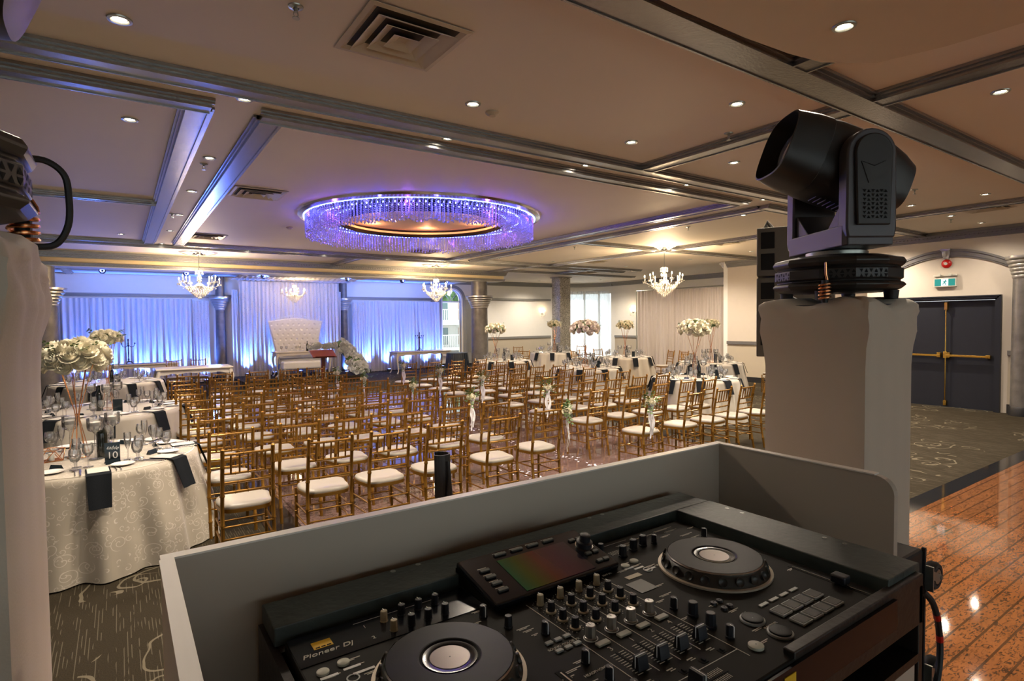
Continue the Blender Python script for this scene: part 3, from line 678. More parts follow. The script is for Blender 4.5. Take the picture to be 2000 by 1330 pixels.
for i, (x, y, w) in enumerate(((1.43, 3.2, 'large cream square ceiling vent at the top of the view'), (1.52, 7.95, 'cream square ceiling vent left of the crystal ring'), (1.44, 12.3, 'cream square ceiling vent before the left chandelier'), (6.02, 12.4, 'cream square ceiling vent behind the crystal ring'), (11.0, 7.75, 'square ceiling vent right of the right chandelier'), (11.1, 3.2, 'square ceiling vent near the double doors'), (11.2, 12.2, 'square ceiling vent behind the right chandelier'), (13.5, 15.0, 'square ceiling vent near the glitter pillar'))):
    c = v0 if i == 0 else copy_tree(VT); c.location = (x, y, ZC); tag(c, w, 'vent')
for x, y, w in ((2.52, 3.92, 'small round cream smoke detector right of the near vent'), (2.51, 10.51, 'small round smoke detector left of the crystal ring')):
    o = empty('smoke_detector', (x, y, ZC), 0, w, 'detector')
    MB().lathe([(.055, 0), (.055, -.012), (.045, -.022), (.03, -.03), (.028, -.034), (.001, -.034)], 24, cap=False).build('housing', 'vent', o)
    MB().lathe([(.03, -.028), (.034, -.025), (.034, -.02), (.03, -.018)], 16).build('slot_ring', 'dark', o)

# chandeliers -------------------------------------------------------
def chandelier(R=.44, narm=10, drop=.38):
    o = empty('crystal_chandelier')     # origin at the ceiling
    MB().lathe([(.05, 0), (.05, -.02), (.012, -.04)], 16).build('ceiling_cup', 'silver', o)
    MB().tube([(0, 0, -.03), (0, 0, -drop)], .007, 6).build('stem', 'zinc', o)
    zb = -drop
    MB().lathe([(.08, zb), (.085, zb - .012), (.03, zb - .03), (.022, zb - .10), (.05, zb - .16), (.022, zb - .22), (.018, zb - .30), (.06, zb - .34), (.09, zb - .37), (.06, zb - .41), (.02, zb - .44), (.008, zb - .50)], 14).build('glass_column', 'drop', o)
    za = zb - .33
    for i in range(narm):
        a = 2 * pi * i / narm; rr = R * (1 if i % 2 == 0 else .80); zt = za + (.02 if i % 2 == 0 else .07)
        c, s = cos(a), sin(a)
        am = MB().tube([(c * .05, s * .05, za), (c * rr * .4, s * rr * .4, za - .09), (c * rr * .75, s * rr * .75, za - .07), (c * rr, s * rr, zt - .03)], [.009, .010, .009, .008], 6)
        am.lathe([(.01, -.03), (.045, -.015), (.05, -.005), (.015, 0)], 10, c=(c * rr, s * rr, zt)); ao = am.build('arm', 'crystal', o)
        MB().lathe([(.011, 0), (.011, .085)], 8, c=(c * rr, s * rr, zt)).build('candle_tube', 'candle', ao)
        MB().lathe([(.006, 0), (.014, .015), (.012, .03), (.002, .055)], 8, c=(c * rr, s * rr, zt + .085)).build('bulb', 'flame', ao)
    cr = MB(); cr2 = MB()
    def drop_(mb, x, y, z, s=1.0):
        mb.add([(x, y, z), (x + .009 * s, y, z - .022 * s), (x, y + .009 * s, z - .022 * s), (x - .009 * s, y, z - .022 * s), (x, y - .009 * s, z - .022 * s), (x, y, z - .05 * s)],
               [(0, 1, 2), (0, 2, 3), (0, 3, 4), (0, 4, 1), (5, 2, 1), (5, 3, 2), (5, 4, 3), (5, 1, 4)])
    for i in range(narm):
        a = 2 * pi * i / narm; rr = R * (1 if i % 2 == 0 else .80); zt = za + (.02 if i % 2 == 0 else .07)
        for k in range(5):
            b = 2 * pi * k / 5; drop_(cr, cos(a) * rr + .045 * cos(b), sin(a) * rr + .045 * sin(b), zt - .01, 1.0)
        for k in range(4): drop_(cr, cos(a) * rr * (.3 + .17 * k), sin(a) * rr * (.3 + .17 * k), za - .08, .9)
    for lvl in range(8):
        rr = (.26, .23, .20, .165, .13, .10, .065, .03)[lvl] * R / .40; n = max(4, int(rr * 120))
        for k in range(n):
            b = 2 * pi * k / n + lvl; drop_(cr, rr * cos(b), rr * sin(b), za - .05 - lvl * .035, 1.5)
    for k in range(12):
        b = 2 * pi * k / 12
        drop_(cr, .08 * cos(b), .08 * sin(b), zb - .01, 1.1); drop_(cr, .05 * cos(b), .05 * sin(b), zb - .17, .9)
        drop_(cr, .08 * cos(b), .08 * sin(b), zb - .055, 1.1)
    co = cr.build('crystal_drops', 'drop', o, smooth=False); co['kind'] = 'stuff'
    lamp('POINT', (0, 0, za + .12), CHAND_W, (1, .72, .42), .25, parent=o)
    return o
def medallion(x, y, r, w):
    o = empty('ceiling_medallion', (x, y, ZC - .001), 0, w, 'medallion')
    MB().lathe([(.12, -.03), (.2, -.016), (r * .55, -.03), (r * .62, -.012), (r * .85, -.022), (r, 0)], 40, cap=False, fn=lambda a, z: 1 + .04 * sin(a * 16)).build('plaster_rose', 'silver', o)
    lf = MB()
    for k in range(16):
        a = 2 * pi * k / 16; m = Matrix.Rotation(a, 4, 'Z')
        lf.add([(.15, 0, -.045), (r * .55, -.05, -.03), (r * .95, 0, -.03), (r * .55, .05, -.03), (r * .5, 0, -.06)], [(0, 1, 4), (1, 2, 4), (2, 3, 4), (3, 0, 4)], m)
    lf.build('leaf_relief', 'silver', o, smooth=False)
ch0 = chandelier(); CT = snapshot(ch0); lampsrc = [c for c in children(ch0) if c.type == 'LIGHT']
for i, (x, y, z, s, w) in enumerate(((1.58, 15.2, ZC, 1.0, 'lit crystal chandelier hanging before the left part of the stage beam'), (7.74, 15.2, ZC, 1.0, 'lit crystal chandelier hanging before the beam near the arched window'), (10.83, 9.29, ZC, 1.05, 'lit crystal chandelier over the right hand dining tables'), (4.52, 18.5, 3.32, .82, 'smaller lit chandelier in front of the centre stage drapery'))):
    c = ch0 if i == 0 else copy_tree(CT); c.location = (x, y, z - (.03 if i < 3 else 0)); c.rotation_euler.z = i * .5 + .2; c.scale = (s, s, s); tag(c, w, 'chandelier')
    for k_ in children(c):
        if k_.type == 'LIGHT' and i >= 2: k_.data = k_.data.copy(); k_.data.energy = CHAND_W * (1.35 if i == 2 else .26)
medallion(1.58, 15.2, .42, 'ornate silver ceiling medallion above the left chandelier'); medallion(7.74, 15.2, .42, 'ornate silver ceiling medallion above the chandelier near the arched window'); medallion(10.7, 9.2, .52, 'ornate silver ceiling medallion above the right chandelier')

# crystal ring ------------------------------------------------------
RX, RY, RR = 4.1, 8.5, 1.78
rg = empty('crystal_ring_chandelier', (RX, RY, ZC), 0, 'huge round ceiling light hung with blue lit crystal strands', 'chandelier')
MB().lathe([(RR + .13, 0), (RR + .12, -.03), (RR + .05, -.05), (RR + .03, -.02)], 96, cap=False).build('mirror_rim', 'steel', rg)
MB().lathe([(RR + .05, -.02), (RR + .05, -.05), (1.30, -.05), (1.30, -.02)], 96, cap=False).build('strand_plate', 'deckglossy', rg)
MB().lathe([(1.29, -.02), (1.29, -.13), (1.27, -.13), (1.27, -.02)], 96, cap=False).build('inner_fascia', 'felt', rg)
MB().lathe([(1.262, -.045), (1.262, -.075), (1.245, -.075), (1.245, -.045)], 96, cap=False).build('warm_cove_strip', 'warmcove', rg)
ls = MB()
for rr, n in ((RR + .03, 150), (RR - .2, 120), (1.36, 100)):
    for k in range(n):
        a = 2 * pi * k / n; ls.box((rr * cos(a), rr * sin(a), -.055), (.014, .014, .008))
lo = ls.build('led_points', 'ledw', rg, smooth=False); lo['kind'] = 'stuff'
MB().lathe([(RR + .045, -.045), (RR + .045, -.058), (RR + .035, -.058), (RR + .035, -.045)], 96, cap=False).build('led_strip', 'led', rg)
def strand(mb, x, y, L, s=1.0):
    n = int(L / .024)
    for k in range(n):
        z = -.06 - k * .024; w = .0085 * s
        w *= 1.25
        mb.add([(x, y, z), (x + w, y, z - .010), (x, y + w, z - .010), (x - w, y, z - .010), (x, y - w, z - .010), (x, y, z - .021)], [(0, 1, 2), (0, 2, 3), (0, 3, 4), (0, 4, 1), (5, 2, 1), (5, 3, 2), (5, 4, 3), (5, 1, 4)])
    z = -.06 - n * .024; w = .014
    mb.add([(x, y, z), (x + w, y, z - .03), (x, y + w, z - .03), (x - w, y, z - .03), (x, y - w, z - .03), (x, y, z - .045)], [(0, 1, 2), (0, 2, 3), (0, 3, 4), (0, 4, 1), (5, 2, 1), (5, 3, 2), (5, 4, 3), (5, 1, 4)])
M['strand'] = pmat('crystal_bead', (.70, .70, .92), .12, .1, var=.2, scale=90, coat=.5)
sm = MB(); strand(sm, 0, 0, .26, 1.15); strand_me = sm.mesh('crystal_strand', 'strand', smooth=False)
for k in range(100):
    a = 2 * pi * k / 100; o = bpy.data.objects.new('crystal_strand', strand_me); col.objects.link(o); o.parent = rg; o.location = ((RR + .01) * cos(a), (RR + .01) * sin(a), 0)
st = MB()
for rr, n, L, off in ((RR + .01, 100, .26, .5), (RR - .06, 190, .25, 0), (RR - .13, 180, .24, .3), (RR - .20, 170, .23, .1), (RR - .30, 120, .18, 0), (1.36, 120, .13, .4)):
    for k in range(n):
        a = 2 * pi * (k + off) / n; strand(st, rr * cos(a), rr * sin(a), L + .02 * sin(a * 30), 1.1)
so = st.build('crystal_curtain', 'strand', rg, smooth=False); so['kind'] = 'stuff'
for k in range(6): lamp('POINT', (1.0 * cos(k * pi / 3), 1.0 * sin(k * pi / 3), -.10), 3.0, (1, .38, .18), .05, parent=rg)
for k in range(28):
    a = 2 * pi * (k + .5) / 28
    lamp('POINT', ((RR - .035) * cos(a), (RR - .035) * sin(a), -.10 - .10 * (k % 2)), RING_W * .16, (.07, .06, 1.0) if k % 3 else (.35, .08, 1.0), .03, parent=rg)
    if k % 2 == 0: lamp('POINT', (1.45 * cos(a), 1.45 * sin(a), -.12), RING_W * .12, (.08, .06, 1.0), .04, parent=rg)

# ================================================================= CURTAINS + STAGE
def curtain(x0, x1, y, z0, z1, pitch, amp, name, mat, label, n_v=8, cat='curtain', axis='x', seed=1, group=None, flare=0.0, sub=7):
    rnd = random.Random(seed); n = int((x1 - x0) / pitch * sub); ph = [rnd.uniform(-.5, .5) for _ in range(int((x1 - x0) / pitch) + 3)]
    def fn(u, v):
        x = x0 + (x1 - x0) * u; q = (x - x0) / pitch; i = int(q); fr = q - i
        p = ph[i] * (1 - fr) + ph[i + 1] * fr
        d = amp * (.55 + .45 * (1 - v)) * sin(2 * pi * (q + .25 * p)) + amp * .35 * sin(2 * pi * q * .37 + 3 * v)
        xx = x + flare * (1 - v) * sin(2 * pi * q * .21); z = z0 + (z1 - z0) * v
        return (xx, y + d, z) if axis == 'x' else (y + d, xx, z)
    o = MB().grid(n, n_v, fn).build(name, mat, None, ang=80); return tag(o, label, cat, group)
curtain(-1.38, 1.95, YB - .22, .02, 2.60, .135, .055, 'pleated_curtain', 'curtain', 'wide white pleated curtain lit blue from below, left of the stage', seed=2)
curtain(1.9, 2.34, YB - .27, .02, 2.55, .09, .03, 'sequinned_panel', 'gcurtain', 'narrow sequinned panel beside the left pleated curtain', seed=3)
curtain(7.35, 10.48, YB - .22, .02, 2.60, .135, .055, 'pleated_curtain', 'curtain', 'wide white pleated curtain between the slim column and the arched window', seed=4)
curtain(6.93, 7.40, YB - .27, .02, 2.55, .09, .03, 'sequinned_panel', 'gcurtain', 'narrow sequinned panel left of the right pleated curtain', seed=5)
curtain(3.15, 6.3, YB - .75, .16, 3.17, .12, .05, 'stage_backdrop', 'gcurtain', 'tall sequinned drapery behind the tufted loveseat', seed=6)
curtain(2.95, 3.35, YB - .6, .02, 2.9, .1, .04, 'side_swag', 'curtain', 'white side drape next to the left slim column', seed=7, flare=.03)
curtain(6.1, 6.42, YB - .6, .02, 2.9, .1, .04, 'side_swag', 'curtain', 'white side drape next to the right slim column', seed=8, flare=.03)
def cdr(u, v):
    x = 2.9 + 3.6 * u; y = 17.3 + 2.5 * v
    return (x, y, 3.26 - .05 * abs(sin(pi * v * 3)) - .022 * (1 + sin(x * 42 + 2 * sin(v * 5))))
tag(MB().grid(150, 16, cdr).build('ceiling_swag', 'curtain', None, ang=80), 'white gathered fabric stretched under the stage ceiling above the loveseat', 'drapery')
# blue uplights
def uplight():
    o = empty('led_uplight')
    MB().box((0, 0, .05), (.16, .14, .10)).build('housing', 'plastic', o, smooth=False, bevel=.01)
    MB().lathe([(.05, .1), (.05, .104)], 16).build('lens', 'led', o)
    lamp('SPOT', (0, .02, .13), BLUE_W, (.07, .19, 1.0), .05, (radians(158), 0, 0), 74, o, .9)
    return o
u0 = uplight(); UT = snapshot(u0)
ups = [-1.0, -.2, .6, 1.4, 2.2, 3.3, 4.1, 4.9, 5.7, 6.6, 7.4, 8.2, 9.0, 9.8, 10.4]
for i, x in enumerate(ups):
    c = u0 if i == 0 else copy_tree(UT); c.location = (x, YB - (1.0 if 3 < x < 6.4 else .52), 0 if not 3 < x < 6.4 else .16)
    tag(c, 'small black blue-glowing floor uplight at the foot of the ' + ('left curtain' if x < 3 else 'centre drapery' if x < 6.4 else 'right curtain'), 'uplight', 'uplights at the left curtain' if x < 3 else 'uplights at the centre drapery' if x < 6.4 else 'uplights at the right curtain')
# added spots with no fixture, washing ceiling boards and columns blue
for x in (-.6, 2.4): lamp('SPOT', (x, 19.6, 1.0), BLUE_W * .4, (.08, .2, 1.0), .15, (radians(112), 0, radians(180 + (10 if x < 2 else -8))), 80, None, .8)
def added_wall_wash():  # unseen lamp added to throw blue on the upper stage wall
    o = empty('added_wash_lamp')
    MB().lathe([(.05, 0), (.06, .02), (.075, .14), (.07, .145), (.001, .13)], 20, mx=Matrix.Rotation(-pi / 2, 4, 'X'), cap=False).build('can', 'plastic', o)
    MB().lathe([(.066, .135), (.001, .135)], 20, mx=Matrix.Rotation(-pi / 2, 4, 'X'), cap=False).build('lens', 'led', o)
    MB().tube([(0, .05, .06), (0, .05, .16)], .01, 8).build('hanger', 'plastic', o)
    lamp('SPOT', (0, .17, 0), BLUE_W * .26, (.10, .26, 1.0), .06, (radians(96), 0, 0), 110, o, 1.0)
    return o
q0 = added_wall_wash(); QT = snapshot(q0)
for i, x in enumerate((-.3, 1.5, 3.4, 5.8, 7.6, 9.2)):
    c = q0 if i == 0 else copy_tree(QT); c.location = (x, 17.2, 3.16); tag(c, 'added unseen blue wash lamp behind the stage beam', 'stage light', 'added wash lamps behind the beam')
struct(MB().b2(2.9, 6.35, 17.7, 20.35, 0, .15), 'floor_dais', 'carpet', smooth=False)

def antique_table(L, Wd, Hh, label, loc, rz=0, name='ornate_table'):
    o = empty(name, loc, rz, label, 'table')
    MB().b2(-L / 2, L / 2, -Wd / 2, Wd / 2, Hh - .035, Hh).build('tabletop', 'lacquer', o, smooth=False, bevel=.01)
    ap = MB()
    def scal(x, L): t = abs(x) / (L / 2); return .075 + .045 * t ** 2 + .012 * cos(x / L * 2 * pi * 5)
    for s in (-1, 1):
        n = 30
        for i in range(n):
            xa, xb = -L / 2 + .05 + (L - .1) * i / n, -L / 2 + .05 + (L - .1) * (i + 1) / n; y = s * (Wd / 2 - .05)
            za, zb = Hh - .035 - scal(xa, L), Hh - .035 - scal(xb, L)
            v = [(xa, y - .01, za), (xb, y - .01, zb), (xb, y - .01, Hh - .035), (xa, y - .01, Hh - .035), (xa, y + .01, za), (xb, y + .01, zb), (xb, y + .01, Hh - .035), (xa, y + .01, Hh - .035)]
            ap.add(v, [(0, 1, 2, 3), (7, 6, 5, 4), (0, 4, 5, 1)])
        ap.b2(s * (L / 2 - .06), s * (L / 2 - .04), -Wd / 2 + .05, Wd / 2 - .05, Hh - .13, Hh - .035)
    ap.build('apron', 'lacquer', o, smooth=False)
    for sx in (-1, 1):
        for sy in (-1, 1):
            x, y = sx * (L / 2 - .06), sy * (Wd / 2 - .06)
            MB().tube([(x, y, Hh - .04), (x, y, Hh - .12), (x + sx * .035, y + sy * .02, Hh - .22), (x + sx * .02, y + sy * .012, Hh * .45), (x - sx * .015, y - sy * .01, .10), (x + sx * .02, y + sy * .012, .03), (x + sx * .035, y + sy * .02, 0)], [.045, .05, .042, .028, .018, .022, .026], 10).build('leg', 'lacquer', o)
    return o
antique_table(1.72, .6, .78, 'white ornate head table in front of the loveseat', (4.82, 18.95, .15))
antique_table(2.15, .75, .77, 'long white ornate table in front of the right pleated curtain', (9.05, 19.1, 0))
antique_table(2.3, .6, .77, 'long white ornate table against the left pleated curtain', (.2, 18.55, 0))
antique_table(1.65, .95, .77, 'white ornate table with reflective top behind the left chair block', (1.5, 16.1, 0))
# candelabra
def candelabra():
    o = empty('candelabra')
    b = MB()
    for k in range(3):
        a = 2 * pi * k / 3; b.tube([(0, 0, .07), (.06 * cos(a), .06 * sin(a), .06), (.10 * cos(a), .10 * sin(a), .0), (.12 * cos(a), .12 * sin(a), .012)], [.014, .012, .009, .006], 6)
    b.lathe([(.05, .05), (.03, .08), (.012, .09)], 14); b.build('tripod_base', 'iron', o)
    MB().lathe([(.012, .09), (.022, .12), (.012, .16), (.016, .3), (.010, .45), (.024, .50), (.012, .54), (.012, .62)], 12).build('stem', 'iron', o)
    for k in range(4):
        a = pi * k / 2; c, s = cos(a), sin(a)
        m = MB().tube([(c * .012, s * .012, .5), (c * .06, s * .06, .46), (c * .12, s * .12, .47), (c * .15, s * .15, .53)], .007, 6); m.lathe([(.006, 0), (.028, .01), (.016, .012), (.014, .045)], 10, c=(c * .15, s * .15, .53)); m.build('arm', 'iron', o)
    MB().lathe([(.028, .62), (.016, .63), (.014, .68)], 10).build('top_cup', 'iron', o)
    return o
k0 = candelabra(); KT = snapshot(k0); k0.location = (.19, 18.55, .77); tag(k0, 'dark iron candelabra on the left wall table', 'candelabra')
k1_ = copy_tree(KT); k1_.location = (9.02, 19.1, .77); tag(k1_, 'dark iron candelabra on the table before the right curtain', 'candelabra')
# loveseat
lv = empty('throne_loveseat', (4.80, 19.35, .24), 0, 'white tufted loveseat with tall carved flared back behind the head table', 'sofa')
def backf(u, v):
    w = .62 + .22 * v ** 1.4; x = (2 * u - 1) * w; z = .42 + 1.22 * v
    z += (.05 * cos((2 * u - 1) * pi) + .03) * v
    bx, bz = x / .17, (z - .42) / .16; row = round(bz)
    dx = bx - (row % 2) * .5; dd_ = sqrt((dx - round(dx)) ** 2 + (bz - row) ** 2)
    return (x, .12 + .12 * v - .045 * min(1, dd_ * 4.0) ** .6, z)
MB().grid(96, 72, backf).build('tufted_back', 'tuft', lv, ang=80)
MB().grid(24, 20, lambda u, v: ((2 * u - 1) * (.62 + .22 * v ** 1.4), .16 + .12 * v, .42 + 1.22 * v + (.05 * cos((2 * u - 1) * pi) + .03) * v)).build('back_panel', 'tuft', lv)
bt = MB()
for row in range(0, 8):
    for k in range(-6, 7):
        x = (k + (row % 2) * .5) * .17; z = .42 + row * .16; v = (z - .42) / 1.22
        if abs(x) < .60 + .2 * v: bt.lathe([(.014, -.004), (.010, .006), (.001, .008)], 8, mx=Matrix.Translation((x, .12 + .12 * v, z)) @ Matrix.Rotation(pi / 2, 4, 'X'), cap=False)
bt.build('tufting_buttons', 'steel', lv)
frm = MB(); pts = []
for i in range(21): u = 0; v = 1 - i / 20; pts.append((-(.63 + .22 * v ** 1.4), .13 + .12 * v, .36 + 1.28 * v))
frm.tube(pts, .034, 8); frm.tube([(-p[0], p[1], p[2]) for p in pts], .034, 8)
top = [((2 * u / 30 - 1) * .85, .24, 1.655 + .05 * cos((2 * u / 30 - 1) * pi) + .03) for u in range(31)]
frm.tube(top, .03, 8); frm.build('carved_frame', 'tuft', lv)
cv = MB()
for k in range(-6, 7):
    x = k * .11; z = 1.72 + .05 * cos(x / .85 * pi) + .03 * cos(x * 3)
    cv.tube([(x + .05 * cos(t * .7) * (1 - t / 14), .235, z + .02 + .045 * sin(t * .7) * (1 - t / 14)) for t in range(12)], .010, 5)
cv.build('carved_crest', 'tuft', lv)
MB().b2(-.66, .66, -.42, .1, .30, .46).build('seat', 'tuft', lv, smooth=False, bevel=.04)
for s in (-1, 1): MB().tube([(s * .68, .1, .66), (s * .72, -.15, .66), (s * .72, -.38, .62), (s * .7, -.4, .5), (s * .66, -.36, .3)], [.04, .045, .045, .035, .03], 8).build('armrest', 'tuft', lv)
for s in (-1, 1):
    for y in (-.38, .08): MB().tube([(s * .62, y, .3), (s * .64, y, .18), (s * .6, y, 0)], [.035, .03, .018], 8).build('leg', 'tuft', lv)
# bench upholstered panel below head table
bn = empty('white_bench', (4.62, 18.35, .15), 0, 'low white upholstered bench in front of the head table', 'bench')
MB().b2(-.55, .62, -.18, .18, .26, .50).build('seat', 'tuft', bn, smooth=False, bevel=.05)
for x in (-.5, .57):
    for y in (-.14, .14): MB().tube([(x, y, 0), (x, y, .28)], [.012, .022], 8).build('leg', 'lacquer', bn)
# pillar candle glasses along the dais edge
cg = empty('glass_candle_cylinder')
MB().lathe([(.04, 0), (.04, .28), (.037, .28), (.037, .01), (.001, .01)], 14, cap=False).build('glass_cylinder', 'glass', cg); MB().lathe([(.03, .01), (.03, .15)], 12).build('candle', 'candle', cg)
CG = snapshot(cg)
for i in range(8):
    c = cg if i == 0 else copy_tree(CG); c.location = (3.6 + i * .27, 17.85, .15); tag(c, 'clear glass cylinder with white candle along the edge of the dais', 'candle holder', 'candle cylinders along the dais')
# wine bottle etc. on head table
# lectern
lc = empty('lectern', (4.45, 15.4, 0), 0, 'dark red wooden lectern with slanted top before the dais', 'lectern')
MB().b2(-.045, .045, -.045, .045, .03, .97).build('post', 'mahogany', lc, smooth=False, bevel=.005); MB().b2(-.2, .2, -.18, .18, 0, .035).build('base', 'mahogany', lc, smooth=False, bevel=.005)
MB().box((0, 0, 0), (.62, .42, .025), Matrix.Translation((0, -.02, 1.0)) @ Matrix.Rotation(radians(24), 4, 'X')).build('slanted_top', 'mahogany', lc, smooth=False, bevel=.004)
MB().box((0, -.2, .02), (.5, .02, .03), Matrix.Translation((0, -.02, 1.0)) @ Matrix.Rotation(radians(24), 4, 'X')).build('book_ledge', 'mahogany', lc, smooth=False)

# ================================================================= FLOWERS
def rose_mesh(name, mat, seed=0, nq=3):
    rnd = random.Random(seed); mb = MB()
    for ring, (n, r, h, op) in enumerate(((3, .20, .60, .0), (4, .42, .58, .15), (5, .68, .46, .35), (6, .92, .28, .7))):
        for k in range(n):
            a0 = 2 * pi * (k + .5 * ring) / n + rnd.uniform(-.15, .15); wid = 2 * pi / n * 1.25
            def fn(u, v, a0=a0, wid=wid, r=r, h=h, op=op):
                a = a0 + (u - .5) * wid * (1 - .25 * v ** 3); rr = r * (.40 + .60 * sin(v * pi * .62)) + op * .12 * v ** 4 + .03 * cos(a * 5 + r * 9)
                return (rr * cos(a), rr * sin(a), -.35 + (h + .35) * v - .18 * op * max(0, v - .75) * 4 - .10 * (2 * abs(u - .5)) ** 2 * v)
            mb.grid(3, nq, fn)
    mb.lathe([(.05, -.55), (.4, -.4), (.6, -.1), (.35, .1)], 8)
    return mb.mesh(name, mat, ang=60)
ROSE = [rose_mesh('rose', 'rose', 1), rose_mesh('rose', 'rose', 2)]; ROSEB = rose_mesh('rose', 'roseb', 3); M['rosew'] = pmat('white_rose', (.90, .90, .86), .6, var=.03); ROSEW = rose_mesh('rose', 'rosew', 4)
def leafsprig(mb, p, d, s=.05, n=5, rnd=random):
    p = Vector(p); d = Vector(d).normalized(); side = d.cross(Vector((0, 0, 1))); side = side.normalized() if side.length > .01 else Vector((1, 0, 0)); up = side.cross(d)
    mb.tube([p, p + d * s * 2.4], s * .04, 4)
    for k in range(n):
        b = p + d * s * (.5 + k * .42); sg = 1 if k % 2 else -1; t = (d * .4 + side * sg + up * rnd.uniform(-.3, .5)).normalized(); w = t.cross(up).normalized()
        a, c = b + t * s * .1, b + t * s * .85
        pts = [a, b + t * s * .3 + w * s * .26, b + t * s * .6 + w * s * .25, c, b + t * s * .6 - w * s * .25, b + t * s * .3 - w * s * .26]
        mb.add([tuple(q) for q in pts] + [tuple(q + up * .0008) for q in pts], [(0, 1, 2, 3, 4, 5), (11, 10, 9, 8, 7, 6)])
def put_rose(parent, p, nrm, s, me):
    o = bpy.data.objects.new('rose', me); col.objects.link(o); o.parent = parent; o.location = p
    q = Vector(nrm).to_track_quat('Z', 'Y'); o.rotation_euler = (q @ Euler((0, 0, random.uniform(0, 6))).to_quaternion()).to_euler(); o.scale = (s, s, s); return o
def tall_centerpiece(x, y, z0, htop, R, label, me=None, n=30, seed=0, tilt=(0, 0), hz=.55, wire='copper', rs=.06):
    rnd = random.Random(seed); o = empty('floral_centrepiece', (x, y, z0), 0, label, 'flowers')
    st = MB()
    for k in range(7):
        a = 2 * pi * k / 7; c, s = cos(a), sin(a)
        st.tube([(c * .075, s * .075, 0), (c * .012, s * .012, htop * .42), (c * .02, s * .02, htop * .5), (c * R * .55 + tilt[0], s * R * .55 + tilt[1], htop)], .0032, 6)
    st.tube([(.014 * cos(t), .014 * sin(t), htop * .45) for t in [i * pi / 6 for i in range(13)]], .004, 5)
    st.tube([(.076 * cos(t), .076 * sin(t), .004) for t in [i * pi / 8 for i in range(17)]], .0035, 5)
    st.build('wire_stand', wire, o)
    i = 0
    for k in range(n):
        t = (k + .5) / n; zz = 1 - 1.55 * t; a = k * 2.39996
        rr = sqrt(max(0, 1 - min(1, abs(zz)) ** 2)); nr = (rr * cos(a), rr * sin(a), zz)
        f = 1 - .12 * rnd.random()
        put_rose(o, (tilt[0] + nr[0] * R * f, tilt[1] + nr[1] * R * f, htop + .05 + nr[2] * R * hz * f), (nr[0], nr[1], nr[2] + .35), rs * rnd.uniform(.85, 1.15), me or ROSE[k % 2])
    MB().lathe([(R * .3, -R * hz * .5), (R * .75, -R * hz * .3), (R * .8, 0), (R * .6, R * hz * .45), (R * .2, R * hz * .6)], 12, c=(tilt[0], tilt[1], htop + .05)).build('moss_core', 'leaf', o)
    lf = MB()
    for k in range(9):
        a = rnd.uniform(0, 2 * pi); e = rnd.uniform(-.1, .8); nr = Vector((cos(a) * cos(e), sin(a) * cos(e), sin(e)))
        leafsprig(lf, (tilt[0] + nr.x * R * .9, tilt[1] + nr.y * R * .9, htop + .05 + nr.z * R * hz), nr + Vector((-nr.y, nr.x, .3)) * .6, .038, 5, rnd)
    lf.build('leaf_sprigs', 'leaf', o, smooth=False)
    return o

